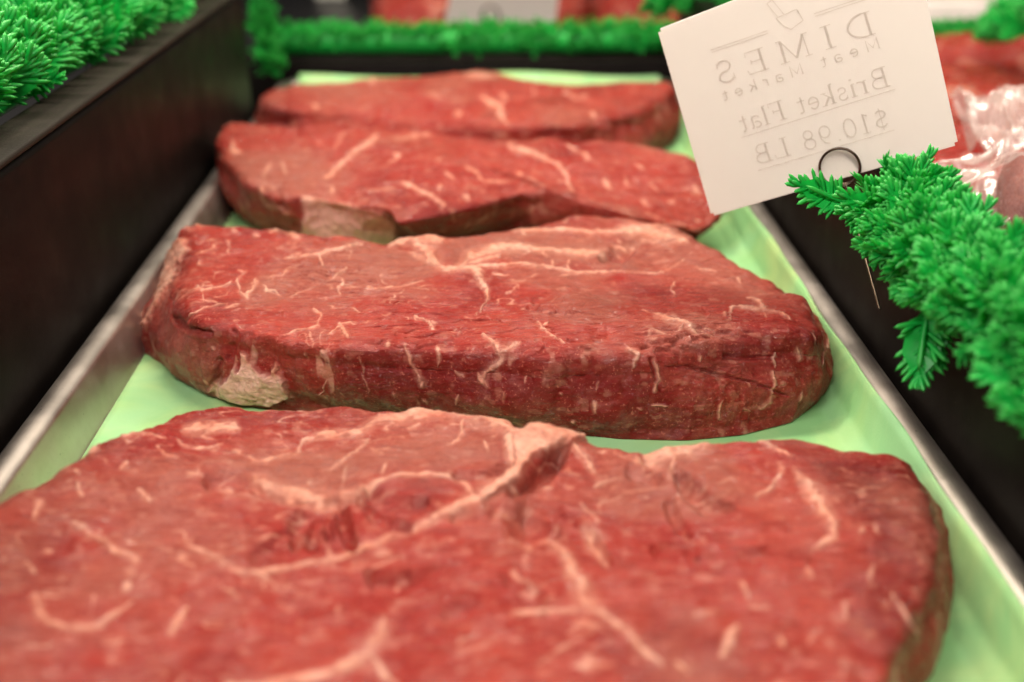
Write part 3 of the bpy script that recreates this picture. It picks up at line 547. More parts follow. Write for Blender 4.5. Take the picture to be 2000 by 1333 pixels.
# the steak in focus
zt = .036
steak([(344, 442, .037), (372, 430, .037), (470, 431, .037), (535, 444, .036), (578, 468, .035), (600, 466, .033), (650, 462, .034), (715, 470, .034), (762, 486, .034), (790, 468, .038), (850, 462, .038), (890, 470, .035), (960, 450, .035), (1010, 447, .035),
       (1075, 430, .036), (1150, 421, .036), (1230, 426, .036), (1300, 440, .035), (1380, 472, .035), (1440, 500, .035), (1500, 535, .035), (1565, 578, .034), (1612, 628, .033), (1619, 642, .032), (1585, 650, .034), (1500, 642, .037), (1420, 648, .0375), (1340, 672, .037),
       (1220, 688, .036), (1060, 694, .036), (950, 684, .036), (775, 680, .036), (635, 684, .036), (560, 668, .036), (440, 640, .036), (362, 624, .036), (345, 590, .036), (352, 545, .036), (364, 500, .037), (360, 462, .037)],
      [(278, 660), (300, 640), (330, 590), (370, 540), (450, 520), (700, 530), (900, 530), (1100, 510), (1250, 510), (1400, 550), (1500, 600), (1590, 660), (1625, 690), (1622, 735), (1594, 790), (1545, 826), (1450, 850), (1340, 861), (1210, 858),
       (1100, 846), (960, 835), (800, 822), (640, 808), (540, 800), (470, 792), (405, 772), (345, 740), (318, 712), (283, 690)],
      zt, 'thick sharply focused second steak with a ragged cream fat lump low on its front left',
      fat=[(z5((270, 135), (310, 120), (380, 150)), 2.5), (z5((340, 100), (440, 98)), 4), (z5((560, 180), (568, 225), (562, 275)), 3), (z5((380, 280), (450, 245), (520, 200)), 2.2), (z5((480, 185), (420, 190), (380, 205)), 2), (z5((575, 125), (595, 120)), 5), (z5((395, 325), (405, 330)), 5), (z5((700, 170), (720, 172)), 5), (z5((800, 150), (880, 135), (940, 190)), (4, 5, 6)),
           (z5((640, 385), (615, 440), (630, 500), (668, 525), (695, 480), (722, 425)), (2, 3, 3, 4, 4, 3)), (z5((610, 370), (660, 385)), 2.5),
           (z5((320, 490), (360, 490), (400, 490), (430, 495), (520, 460), (590, 435)), (1.5, 2.2, 3, 3, 2.5, 2)), (z5((400, 490), (378, 455)), 2.2), (z5((410, 480), (435, 430)), 2.2), (z5((420, 500), (425, 555)), 2.2), (z5((480, 420), (490, 380), (540, 370)), 1.8),
           (z5((745, 450), (770, 492), (830, 482), (862, 505)), 2.4), (z5((790, 420), (880, 372), (965, 352)), 2.2), (z5((700, 440), (740, 430)), 3), (z5((880, 300), (1000, 298), (1070, 305), (1180, 270), (1310, 230)), (2, 3, 4.4, 3, 1.5)), (z5((1070, 310), (1092, 355)), 3), (z5((1220, 280), (1245, 290), (1238, 325)), 2.4),
           (z5((1110, 410), (1170, 388), (1235, 370)), 2.6), (z5((1190, 400), (1212, 440), (1165, 480), (1200, 500)), 2.2), (z5((330, 640), (420, 585), (560, 548)), 2), (z5((1020, 470), (950, 500), (900, 520)), 1.8), (z5((1350, 470), (1400, 480), (1530, 460), (1660, 445)), (1.6, 2.4, 2.6, 1.6)), (z5((1400, 400), (1420, 395)), 3),
           (z5((1040, 580), (1082, 612), (1060, 670), (960, 700), (850, 712)), (3, 3, 2.4, 2, 1.6)), (z5((1185, 665), (1210, 700), (1232, 745)), (4, 4.5, 3)), (z5((1190, 668), (1285, 658)), 2.6), (z5((1190, 680), (1110, 720)), 2.2), (z5((1600, 622), (1680, 655), (1710, 712)), (2.4, 3, 4)), (z5((1840, 720), (1835, 745)), 2.6), (z5((1250, 580), (1290, 605)), 2.4), (z5((1440, 775), (1445, 800)), 5), (z5((590, 642), (620, 640)), 3),
           (z5((1475, 225), (1600, 185), (1740, 195)), (8, 11, 9)), (z5((1620, 210), (1700, 300), (1760, 372), (1880, 372), (1960, 380)), (14, 14, 8, 5, 7)), (z5((1730, 280), (1620, 300), (1560, 280)), 5, .8),
           (z6((0, 320), (150, 310), (300, 300), (400, 300), (560, 322), (680, 310), (800, 320), (1000, 320)), (4, 4.5, 3.5, 3, 4, 3, 2, 1.2)), (z6((60, 330), (100, 375), (128, 410), (126, 448)), (7, 7, 5, 4)), (z6((126, 448), (90, 492), (62, 535)), 2.4), (z6((150, 340), (230, 345)), 2.5),
           (z6((445, 262), (435, 300)), 3), (z6((535, 265), (520, 310)), 3.2), (z6((0, 275), (100, 250), (200, 215), (350, 222), (500, 215), (700, 228)), (7, 13, 12, 7, 5, 7)), (z6((0, 300), (80, 280), (190, 262)), 6), (z6((270, 128), (400, 122), (700, 132), (830, 118), (960, 140), (1110, 180)), (4, 4, 3.4, 11, 12, 4)), (z6((300, 130), (320, 155)), 3.5), (z6((740, 190), (860, 175), (960, 170)), 5, .8),
           (z6((1040, 368), (1036, 412), (1040, 430)), 2.8), (z6((940, 530), (1010, 555), (1075, 575), (1180, 622)), (4, 8, 7, 3)), (z6((1050, 620), (1085, 570)), 3.5), (z6((1140, 625), (1240, 628)), 2), (z6((880, 500), (940, 525)), 2.5, .8),
           (z6((1290, 545), (1330, 512), (1450, 512), (1530, 522), (1610, 570)), (2.4, 3, 4, 3, 2)), (z6((1475, 505), (1460, 470), (1395, 448)), (6, 5, 2)), (z6((1320, 510), (1310, 560)), 2.4), (z6((1480, 510), (1500, 555)), 3), (z6((365, 580), (392, 620), (450, 662), (505, 692)), (2, 4, 3, 2)), (z6((385, 605), (430, 590)), 2.4), (z6((215, 430), (280, 400)), 1.8), (z6((1010, 300), (1100, 265)), 2), (z6((1150, 300), (1260, 318)), 2.2), (z6((1350, 350), (1370, 370)), 4.5),
           (z6((115, 650), (200, 722), (290, 695)), (5, 6, 3)), (z6((215, 735), (150, 795), (118, 850), (132, 885)), (6, 7, 8, 4)), (z6((815, 705), (855, 735), (842, 795)), (5, 6, 3)), (z6((940, 755), (975, 840), (958, 905)), (3, 4.5, 4)), (z6((640, 960), (662, 1005)), 5), (z6((665, 865), (650, 905)), 2.4), (z6((220, 905), (212, 950)), 3), (z6((325, 830), (318, 870)), 2.6), (z6((0, 825), (12, 830)), 5), (z6((480, 915), (495, 930)), 3),
           (z6((940, 985), (1010, 992)), 4.5), (z6((1515, 815), (1540, 880), (1535, 970), (1470, 1005)), (5, 4, 4, 3)), (z6((1632, 705), (1642, 765)), 7), (z6((1530, 720), (1528, 790)), 3.6), (z6((1285, 960), (1272, 1065)), 3.6), (z6((1668, 915), (1650, 965)), 5), (z6((1805, 590), (1790, 690), (1770, 800)), 3), (z6((1570, 870), (1578, 885)), 4.5), (z6((1400, 1000), (1425, 1020)), 4), (z6((1180, 740), (1182, 770)), 3), (z6((1405, 860), (1415, 890)), 2.6), (z6((870, 1000), (885, 1015)), 3.5), (z6((550, 1045), (560, 1060)), 4), (z6((1710, 620), (1712, 680)), 3),
           (z5((1550, 790), (1600, 900), (1645, 1000)), (3.5, 4, 7)), (z5((1290, 840), (1310, 950)), 2.8), (z5((965, 840), (975, 862)), 4), (z5((1070, 820), (1110, 900)), 2.2), (z5((1735, 800), (1740, 885)), 3.5), (z5((1840, 920), (1875, 955)), 4), (z5((1840, 1050), (1835, 1110)), 4), (z5((1310, 960), (1345, 1060)), 2.6), (z5((1095, 985), (1060, 1090)), 1.8), (z5((1650, 1090), (1670, 1120)), 4), (z5((1965, 940), (1990, 1000)), 5), (z5((460, 800), (462, 820)), 4), (z5((1470, 1060), (1480, 1090)), 3)],
      fatpoly=[z5((440, 1040), (500, 985), (550, 975), (572, 900), (600, 935), (628, 818), (668, 840), (690, 900), (740, 945), (790, 955), (822, 885), (845, 950), (880, 1040), (910, 1100), (780, 1125), (600, 1125), (500, 1090)),
               z5((325, 190), (335, 260), (302, 335), (262, 450), (165, 580), (125, 650), (100, 710), (88, 665), (150, 555), (195, 450), (225, 310), (250, 225), (290, 192))],
      cream=[z5((430, 1040), (500, 980), (620, 880), (740, 940), (880, 1000), (920, 1110), (600, 1140))],
      crease=[(z6((700, 248), (780, 218), (855, 182)), (5, 9, 5), .0045), (z5((1735, 308), (1850, 322)), 8, .004), (z5((1140, 395), (1000, 450), (860, 500), (700, 542), (400, 590), (330, 650)), 4, .0011),
              (z6((340, 500), (400, 525), (500, 530)), 3.5, .0014), (z6((360, 470), (420, 435), (520, 425)), 3.5, .0010), (z6((720, 605), (850, 605), (1000, 590)), 3, .0012), (z6((1040, 680), (1100, 630), (1260, 590), (1340, 590)), 3, .0013), (z6((880, 700), (1000, 670), (1100, 660)), 2.5, .0011), (z6((1050, 545), (1200, 540)), 3, .0010), (z6((1140, 660), (1250, 625), (1330, 610)), 3, .0011),
              (z6((1000, 790), (1150, 800), (1300, 830), (1450, 872), (1600, 935)), (1, 2, 2, 1.4, 1), .0014), (z5((500, 880), (490, 960), (480, 1055)), 5, .003), (z6((740, 1160), (600, 1110)), 3, .001), (z5((290, 640), (330, 690), (450, 720)), 4, .0018), (z5((580, 700), (590, 770), (560, 860)), 4, .0016), (z6((930, 760), (950, 830), (985, 900)), 3, .0016), (z6((530, 670), (600, 665), (700, 640)), 3, .0010), (z6((1300, 740), (1400, 745), (1520, 740)), 3, .0013),
              (z5((730, 700), (900, 710), (1000, 745), (1100, 742)), 2.5, .0010), (z5((1500, 740), (1600, 735), (1700, 750)), 2.5, .0008), (z5((620, 670), (850, 680)), 2.2, .0008), (z5((700, 610), (850, 600)), 2, .0006)],
      brown=[z6((-20, 190), (270, 140), (640, 135), (900, 150), (700, 205), (300, 200), (0, 260)), z5((900, 310), (1300, 230), (1500, 290), (1660, 370), (1400, 400), (1150, 370), (900, 480), (700, 520)), z5((220, 700), (450, 770), (490, 960), (470, 1050), (350, 1030), (200, 860)), z6((950, 160), (1250, 200), (1500, 370), (1650, 450), (1400, 470), (1100, 350), (850, 290))],
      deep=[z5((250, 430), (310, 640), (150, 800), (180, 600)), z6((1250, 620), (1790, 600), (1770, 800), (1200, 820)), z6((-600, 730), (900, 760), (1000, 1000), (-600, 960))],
      NU=2400, NTop=360, NS=170, seed=2, grain=1.1, marble=.45, bulge=.005, round_=.009)

# third steak
steak([(413, 268, .040), (428, 240, .041), (458, 229, .042), (500, 244, .041), (545, 262, .038), (620, 262, .036), (700, 252, .037), (780, 248, .038), (860, 258, .037), (960, 272, .036), (1060, 272, .036), (1180, 277, .037), (1290, 284, .037), (1350, 298, .036),
       (1405, 345, .033), (1428, 395, .026), (1430, 425, .020), (1390, 455, .018), (1320, 440, .027), (1250, 425, .032), (1200, 414, .034), (1150, 396, .035), (1103, 380, .035), (1030, 377, .035), (985, 391, .035), (905, 410, .034), (840, 425, .034), (770, 436, .032), (750, 412, .035),
       (690, 399, .036), (592, 380, .036), (545, 392, .034), (505, 376, .036), (472, 357, .037), (450, 335, .037), (425, 308, .037)],
      [(455, 345), (520, 330), (700, 320), (900, 325), (1100, 330), (1300, 335), (1400, 370), (1434, 420), (1436, 450), (1400, 474), (1340, 476), (1250, 470), (1200, 455), (1120, 440), (1020, 445), (920, 466), (850, 474), (770, 484), (690, 486), (600, 480), (540, 464), (490, 440), (468, 420), (455, 385)],
      .036, 'third steak from the viewer with a wide cream fat strip on its front edge',
      fat=[(za((1140, 550), (1000, 655), (820, 785)), (6, 5, 4)), (za((480, 700), (440, 785)), 3), (za((540, 700), (585, 775)), 3.4), (za((170, 440), (240, 460)), 7), (za((225, 560), (235, 635), (305, 650)), 5.5), (za((115, 530), (160, 535)), 5), (za((130, 640), (160, 680)), 4), (za((1200, 630), (1305, 652), (1220, 720)), 2.8), (za((1330, 825), (1480, 905), (1570, 960)), (6, 5, 4)),
           (za((1600, 1000), (1645, 1070)), 4), (za((1255, 850), (1100, 872)), 3), (za((940, 520), (880, 640)), 3, .9), (za((1250, 555), (1500, 505)), 6, .75), (za((850, 860), (860, 880)), 5), (za((1600, 760), (1640, 790)), 4), (za((1720, 720), (1735, 740)), 5), (za((1560, 830), (1550, 880)), 4), (za((480, 850), (490, 880)), 4), (za((430, 860), (460, 960), (600, 1010)), (3, 3, 5)),
           (zb((330, 570), (450, 600), (640, 670), (700, 750), (745, 885)), (5, 5, 5, 5, 3.5)), (zb((720, 570), (830, 630), (900, 680)), 3.6), (zb((1190, 700), (1240, 730)), 3.5), (zb((960, 810), (1020, 860)), 6), (zb((1580, 820), (1620, 880)), 6), (zb((40, 690), (120, 750), (200, 830)), 3.6), (zb((370, 740), (400, 745)), 5), (zb((20, 910), (70, 940)), 5), (zb((1430, 1070), (1540, 1100)), 4),
           (zb((200, 790), (290, 810)), 4), (zb((1100, 780), (1120, 850)), 4, .8), (zb((1280, 820), (1330, 880)), 4, .8), (zb((1200, 930), (1260, 980)), 4, .8), (za((640, 400), (700, 420)), 3)],
      fatpoly=[[(591, 380), (628, 389), (690, 399), (748, 412), (771, 436), (776, 468), (756, 482), (705, 490), (590, 485)]], cream=[[(585, 395), (760, 425), (790, 440), (790, 500), (580, 500)]],
      crease=[(za((700, 905), (900, 900), (1000, 940), (1200, 890), (1300, 880)), 4, .0015), (za((1100, 1090), (1260, 1100)), 5, .0015), (za((500, 560), (640, 540)), 6, .0014), (za((520, 880), (560, 990)), 5, .0016), (za((1250, 1010), (1330, 1060)), 4, .0015)],
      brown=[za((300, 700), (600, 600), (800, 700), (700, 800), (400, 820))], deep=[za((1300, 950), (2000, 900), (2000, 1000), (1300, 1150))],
      NU=1500, NTop=230, NS=90, seed=3, grain=.9, marble=.5, bulge=.005, round_=.010, dome=.004)

# farthest steak
steak([(498, 192, .036), (518, 174, .037), (600, 166, .037), (700, 158, .037), (800, 148, .038), (880, 139, .039), (955, 135, .039), (1000, 148, .037), (1050, 158, .036), (1100, 158, .036), (1180, 172, .034), (1250, 166, .036), (1300, 155, .040), (1322, 160, .041),
       (1300, 182, .039), (1250, 215, .036), (1180, 240, .034), (1100, 250, .034), (1000, 244, .034), (860, 232, .034), (760, 224, .034), (640, 218, .034), (560, 212, .034), (515, 204, .035)],
      [(510, 255), (560, 225), (700, 205), (900, 195), (1100, 200), (1250, 205), (1325, 215), (1328, 240), (1312, 285), (1230, 322), (1100, 335), (900, 340), (700, 335), (560, 320), (525, 290)],
      .036, 'farthest steak at the back of the tray with a raised right corner',
      fat=[(zb((150, 240), (260, 310), (310, 430)), (6, 6, 4)), (zb((240, 500), (310, 490)), 6), (za((1850, 310), (1950, 340)), 6), (za((1090, 180), (1130, 190)), 6), (za((1700, 140), (1900, 150)), 6), (za((1640, 380), (1680, 400)), 6), (za((740, 330), (780, 340)), 5), (zb((700, 200), (790, 250)), 5, .8), (zb((880, 350), (900, 380)), 5, .8), (zb((280, 220), (300, 260)), 5), (za((1480, 280), (1540, 300)), 5, .8)],
      crease=[(zb((540, 500), (640, 480), (760, 500)), 4, .003), (za((560, 440), (700, 430), (850, 430)), 12, .003), (zb((900, 400), (1050, 430), (1150, 420)), 5, .0018)],
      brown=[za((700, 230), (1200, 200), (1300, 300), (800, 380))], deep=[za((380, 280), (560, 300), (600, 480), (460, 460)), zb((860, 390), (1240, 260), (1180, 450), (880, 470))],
      NU=1100, NTop=150, NS=110, seed=4, grain=.7, marble=.55, bulge=.006, round_=.010, dome=.004)

# ------------------------------------------------------------------ price card
TLp, TRp, BRp, BLp = (1284, 58), (1781, -134), (1872, 283), (1390, 423)
rays = [ray(*p) for p in (TLp, TRp, BRp, BLp)]
M3 = np.stack([rays[1], -rays[2], rays[3]], 1); sol = np.linalg.solve(M3, rays[0])      # TL + BR = TR + BL
dps = np.array([1, sol[0], sol[1], sol[2]]); dps *= .430/dps.mean()
TL, TR, BR, BL = [C0+r*d for r, d in zip(rays, dps)]
cn = np.cross(BR-BL, TL-BL); cn /= np.linalg.norm(cn)
if cn.dot(C0-BL) < 0: cn = -cn
print('CARD', np.linalg.norm(BR-BL), np.linalg.norm(TL-BL), (BR-BL).dot(TL-BL)/np.linalg.norm(BR-BL)/np.linalg.norm(TL-BL), dps, BL, TR)
def on_card(px, py, off=.00035):
    r = ray(px, py); t = (BL-C0).dot(cn)/r.dot(cn); return C0+r*t+cn*off
card = empty('price_card', tuple(BL)); tag(card, 'large white price card in a ring clip, mirrored print showing through its back', 'price card', 'white price cards standing in the case')
th_ = .0003
def slab(corners, th, mat, name, parent, org, n):
    c = np.array(corners)-org; V = np.r_[c+n*th/2, c-n*th/2]
    bm = bmesh.new(); vs = [bm.verts.new(v) for v in V]
    bm.faces.new(vs[:4]); bm.faces.new(vs[7:3:-1])
    for i in range(4): bm.faces.new((vs[i], vs[i+4], vs[(i+1) % 4+4], vs[(i+1) % 4]))
    bmesh.ops.recalc_face_normals(bm, faces=bm.faces)
    ed = [e for e in bm.edges if abs((e.verts[0].co-e.verts[1].co).length-th) < 1e-6]
    bmesh.ops.bevel(bm, geom=ed, offset=.0012, segments=4, affect='EDGES')
    me = bpy.data.meshes.new(name); bm.to_mesh(me); bm.free(); me.materials.append(mat); o = bpy.data.objects.new(name, me); COL.objects.link(o); o.parent = parent; return o
slab([BL, BR, TR, TL], th_, M_CARD, 'card_sheet', card, BL, cn)
# --- stroke lettering: (points, heavy?) in em units, cap height 1
def arc(cx, cy, rx, ry, a0, a1, n=14): return [(cx+rx*math.cos(math.radians(a0+(a1-a0)*k/n)), cy+ry*math.sin(math.radians(a0+(a1-a0)*k/n))) for k in range(n+1)]
def ser(x, y, w=.11): return ([(x-w, y), (x+w, y)], .035)
H = .10; Lw = .045
GL = {
 'D': (.84, [([(.18, 0), (.18, 1)], H), (arc(.3, .5, .46, .5, -90, 90), .075), ([(.05, 0), (.32, 0)], Lw), ([(.05, 1), (.32, 1)], Lw)]),
 'I': (.44, [([(.22, 0), (.22, 1)], H), ser(.22, 0, .16), ser(.22, 1, .16)]),
 'M': (1.06, [([(.16, 0), (.18, 1)], Lw), ([(.18, 1), (.52, .05)], H), ([(.52, .05), (.86, 1)], Lw), ([(.86, 1), (.88, 0)], H), ser(.16, 0), ser(.88, 0, .14), ([(.04, 1), (.2, 1)], Lw), ([(.85, 1), (1.0, 1)], Lw)]),
 'E': (.74, [([(.18, 0), (.18, 1)], H), ([(.05, 0), (.66, 0), (.68, .2)], Lw), ([(.05, 1), (.62, 1), (.63, .82)], Lw), ([(.18, .52), (.5, .52)], Lw), ([(.5, .42), (.5, .62)], Lw)]),
 'S': (.64, [(arc(.32, .75, .2, .25, 25, 270)+arc(.32, .25, .23, .25, 90, -155), .075), ([(.52, .7), (.52, .96)], Lw), ([(.09, .05), (.09, .33)], Lw)]),
 'B': (.76, [([(.18, 0), (.18, 1)], H), ([(.05, 1), (.36, 1)]+arc(.38, .76, .2, .24, 90, -90)+[(.2, .52)], .055), ([(.05, 0), (.36, 0)]+arc(.40, .26, .25, .26, -90, 90)+[(.2, .52)], .055)]),
 'F': (.66, [([(.18, 0), (.18, 1)], H), ser(.18, 0, .14), ([(.05, 1), (.60, 1), (.61, .8)], Lw), ([(.18, .52), (.48, .52)], Lw), ([(.48, .42), (.48, .62)], Lw)]),
 'L': (.68, [([(.18, 0), (.18, 1)], H), ser(.18, 1, .14), ([(.05, 0), (.62, 0), (.64, .22)], Lw)]),
 'r': (.44, [([(.16, 0), (.16, .64)], H), ser(.16, 0), ([(.06, .64), (.16, .64)], Lw), (arc(.33, .46, .17, .18, 180, 60), .06)]),
 'i': (.30, [([(.15, 0), (.15, .64)], H), ser(.15, 0), ([(.05, .64), (.15, .64)], Lw), ([(.15, .84), (.15, .93)], .10)]),
 's': (.46, [(arc(.23, .49, .13, .15, 25, 270)+arc(.23, .17, .15, .17, 90, -155), .06), ([(.36, .46), (.36, .62)], .03), ([(.08, .03), (.08, .2)], .03)]),
 'k': (.60, [([(.15, 0), (.15, 1)], H), ser(.15, 0), ([(.05, 1), (.15, 1)], Lw), ([(.17, .27), (.45, .62)], Lw), ([(.27, .38), (.48, 0)], .09), ser(.49, 0, .1), ser(.44, .64, .1)]),
 'e': (.52, [([(.08, .34), (.44, .34)]+arc(.26, .34, .18, .31, 0, 320), .065)]),
 't': (.38, [([(.16, .84), (.16, .12)]+arc(.26, .12, .1, .11, 180, 300), .075), ([(.04, .62), (.33, .62)], Lw)]),
 'l': (.30, [([(.15, 0), (.15, 1)], H), ser(.15, 0), ([(.05, 1), (.15, 1)], Lw)]),
 'a': (.52, [(arc(.22, .47, .15, .17, 160, 0)+[(.37, .08), (.47, .02)], .07), (arc(.21, .17, .14, .16, 50, 310), .06)]),
 '$': (.60, [(arc(.3, .72, .18, .2, 30, 270)+arc(.3, .3, .2, .22, 90, -150), .07), ([(.3, -.1), (.3, 1.08)], .035)]),
 '1': (.50, [([(.12, .86), (.27, 1), (.27, 0)], .08), ser(.27, 0, .15)]),
 '0': (.60, [(arc(.3, .5, .21, .49, 0, 360, 26), .065)]),
 '9': (.60, [(arc(.3, .68, .2, .31, 0, 360, 20), .06), (arc(.1, .5, .4, .5, 25, -75), .05)]),
 '8': (.60, [(arc(.3, .76, .17, .23, 0, 360, 20), .06), (arc(.3, .27, .21, .27, 0, 360, 20), .06)]),
 '.': (.26, [([(.13, .0), (.13, .08)], .09)]),
}
SANS = {
 'M': (.9, [([(.12, 0), (.12, 1), (.43, .2), (.74, 1), (.74, 0)], .06)]), 'e': (.62, [([(.1, .34), (.5, .34)]+arc(.3, .34, .2, .32, 0, 310), .055)]),
 'a': (.6, [(arc(.28, .46, .18, .18, 150, 0)+[(.46, 0)], .055), (arc(.27, .17, .17, .17, 60, 360), .055)]), 't': (.42, [([(.18, .88), (.18, .12), (.24, .02), (.36, .02)], .055), ([(.04, .64), (.36, .64)], .05)]),
 'r': (.44, [([(.12, 0), (.12, .64)], .055), (arc(.32, .42, .2, .22, 180, 75), .055)]), 'k': (.58, [([(.12, 0), (.12, 1)], .055), ([(.46, .64), (.14, .3)], .055), ([(.26, .42), (.5, 0)], .055)])}
def ribbon(pts, w, V, Fc, fr):
    pts = np.array(pts, float); d = np.gradient(pts, axis=0); d /= np.linalg.norm(d, axis=1)[:, None]+1e-9; n = np.stack([-d[:, 1], d[:, 0]], 1)
    b = len(V)
    for p, m in zip(pts, n): V.append(fr(*(p+m*w/2))); V.append(fr(*(p-m*w/2)))
    for i in range(len(pts)-1): Fc.append((b+2*i, b+2*i+1, b+2*i+3, b+2*i+2))
def write(text, font, start, end, cap_px, V, Fc, off, org, track=0.0, weight=1.0):
    a = on_card(*start, off); e = on_card(*end, off); ex = e-a; Wd = np.linalg.norm(ex); ex /= Wd
    ey = np.cross(cn, ex); 
    if ey.dot(TL-BL) < 0: ey = -ey
    cap = cap_px/F*.43; adv = [(.40 if ch == ' ' else font[ch][0])+track for ch in text]; k = Wd/(sum(adv)-track); x = 0
    for ch, ad in zip(text, adv):
        if ch != ' ':
            for pts, w in font[ch][1]:
                # widths are in em; keep them even in both directions
                ribbon([(px_*k+x*k, py_*cap) for px_, py_ in pts], w*cap*1.15*weight, V, Fc, lambda u, v: a+ex*u+ey*v-org)
        x += ad
def lines_px(segs, w_px, V, Fc, off, org):
    for p, q in segs:
        a = on_card(*p, off); e = on_card(*q, off); d = e-a; n = np.cross(cn, d); n /= np.linalg.norm(n); w = w_px/F*.43/2
        b = len(V); V.extend([a+n*w-org, a-n*w-org, e-n*w-org, e+n*w-org]); Fc.append((b, b+1, b+2, b+3))
def printing(off, mat, name):
    V = []; Fc = []
    write('DIMES', GL, (1714, 64), (1404, 166), 43, V, Fc, off, BL, .28)
    write('Meat Market', SANS, (1722, 93), (1414, 197), 22, V, Fc, off, BL, .30, 1.8)
    write('Brisket Flat', GL, (1742, 166), (1449, 259), 38, V, Fc, off, BL, .02)
    write('$10.98 LB', GL, (1742, 246), (1477, 322), 38, V, Fc, off, BL, .04)
    lines_px([((1749, 174), (1448, 269)), ((1747, 254), (1481, 333)), ((1590, 27), (1690, -6)), ((1592, 32), (1692, -1)), ((1388, 98), (1499, 60)), ((1390, 103), (1501, 65))], 1.6, V, Fc, off, BL)
    cl = [(1516, 36), (1556, 18), (1569, 40), (1545, 58), (1530, 50), (1516, 36)]; lines_px(list(zip(cl[:-1], cl[1:])), 1.8, V, Fc, off, BL)
    hd = [(1519, 33), (1498, 8), (1508, 0), (1531, 28)]; lines_px(list(zip(hd[:-1], hd[1:])), 1.8, V, Fc, off, BL)
    o = mesh(name, np.array(V), Fc, mat, card, smooth=False); return o
printing(.00024, M_FAINT, 'show_through_print')
printing(-.00024, M_INK, 'front_print')
# --- ring clip with its pin
ctr = on_card(1641, 326, .0); e1 = (BR-BL)/np.linalg.norm(BR-BL); e2 = np.cross(cn, e1); e2 = e2 if e2.dot(TL-BL) > 0 else -e2
rr = 39/F*.43
clip = empty('wire_sign_clip', tuple(ctr)); tag(clip, 'dark wire ring clip gripping the bottom edge of the large price card', 'sign clip')
V, Fc = tube([e1*rr*math.cos(t)+e2*rr*math.sin(t)+cn*(.0013 if k < 60 else .0013-.0027*(k-60)/12 if k < 72 else -.0014) for k, t in enumerate(np.linspace(-1.4, -1.4+4.2*math.pi, 132))], .00052, 8)
mesh('ring', V, Fc, M_WIRE, clip)
foot = at_d(1718, 604, .400); kn = ctr-e2*rr+cn*.0013
V, Fc = tube([p-ctr for p in (kn, kn*.7+foot*.3, kn*.3+foot*.7, foot)], .0005, 8); mesh('pin', V, Fc, M_WIRE, clip)

# second card, far behind
q = [at_d(868, 44, 1.05), at_d(1085, 44, 1.05), at_d(1100, -75, 1.12), at_d(893, -75, 1.12)]
qn = np.cross(q[1]-q[0], q[3]-q[0]); qn /= np.linalg.norm(qn); 
if qn.dot(C0-q[0]) < 0: qn = -qn
card2 = empty('price_card', tuple(q[0])); tag(card2, 'small blurred white price card standing on the far garland', 'price card', 'white price cards standing in the case')
slab(q, .0005, M_CARD, 'card_sheet', card2, q[0], qn)
c2 = at_d(958, 30, 1.046); clip2 = empty('wire_sign_clip', tuple(c2)); tag(clip2, 'small blurred wire ring clip holding the far price card', 'sign clip')
V, Fc = tube([np.array([.0078*math.cos(t), 0, .0078*math.sin(t)]) for t in np.linspace(0, 6.4, 40)], .0011, 8); mesh('ring', V, Fc, M_WIRE, clip2)
V, Fc = tube([np.array([0, 0, -.0078]), np.array([0, .002, -.03])], .0007, 8); mesh('pin', V, Fc, M_WIRE, clip2)

# ------------------------------------------------------------------ things beyond: cuts of meat, trays, case wall
def lump(name, c, r, label, cat, group=None, mat=M_MEAT, seed=0, n=110, fatty=.5, rot=0, sq=3.0):
    u = np.linspace(0, 2*np.pi, n, endpoint=False); v = np.linspace(-np.pi/2, np.pi/2, n//2); U, Vv = np.meshgrid(u, v)
    def sp(a, p): return np.sign(a)*np.abs(a)**p
    e = 2/sq; P = np.stack([sp(np.cos(Vv), e)*sp(np.cos(U), e), sp(np.cos(Vv), e)*sp(np.sin(U), e), sp(np.sin(Vv), e)], -1).reshape(-1, 3)*np.array(r)
    P = P*(1+.16*fbm(P*22+seed, 3, seed)[:, None]+.04*fbm(P*110+seed, 2, seed+1)[:, None])
    ft = sstep(.55, .9, 1-np.abs(fbm(P*45+seed, 2, seed+2))*7)*fatty
    o = mesh(name, P, grid_faces(n, n//2, True), mat, attrs={'fat': ft, 'deep': np.clip(fbm(P*30, 2, seed+3), 0, 1)*.6, 'brown': 0*ft, 'cream': 0*ft})
    o.location = c; o.rotation_euler = (0, 0, rot); return tag(o, label, cat, group)
gfar = 'red meat cuts in the tray beyond the far garland'
lump('beef_cut', (-.06, 1.26, .012), (.055, .06, .030), 'blurred red meat cut beyond the far garland, just left of the far price card', 'meat cut', gfar, seed=41)
lump('beef_cut', (.055, 1.27, .012), (.058, .06, .030), 'blurred red meat cut hidden mostly behind the far price card', 'meat cut', gfar, seed=42)
lump('beef_cut', (.175, 1.26, .012), (.058, .06, .032), 'blurred red meat cut beyond the far garland, right of the far price card', 'meat cut', gfar, seed=43)
box_o = box('meat_tray', -.12, .25, 1.17, 1.40, -.0118, -.004, M_STEEL, .002); tag(box_o, 'dim metal tray under the red cuts beyond the far garland', 'tray')
wall = box('back_wall', -1.6, 1.8, 1.62, 1.66, -.0118, .9, M_GREY, 0); tag(wall, 'dark grey metal rear wall of the display case', 'wall')
for px, lab in ((668, 'wide pale upright post on the rear wall above the far garland'), (778, 'narrow pale upright post on the rear wall beside the red cuts')):
    p = at_d(px, 10, 1.62); w = .020 if px < 700 else .012
    tag(box('upright_post', p[0]-w, p[0]+w, 1.55, 1.58, -.0118, .6, M_POST, .003), lab, 'post', 'pale posts on the case rear wall')
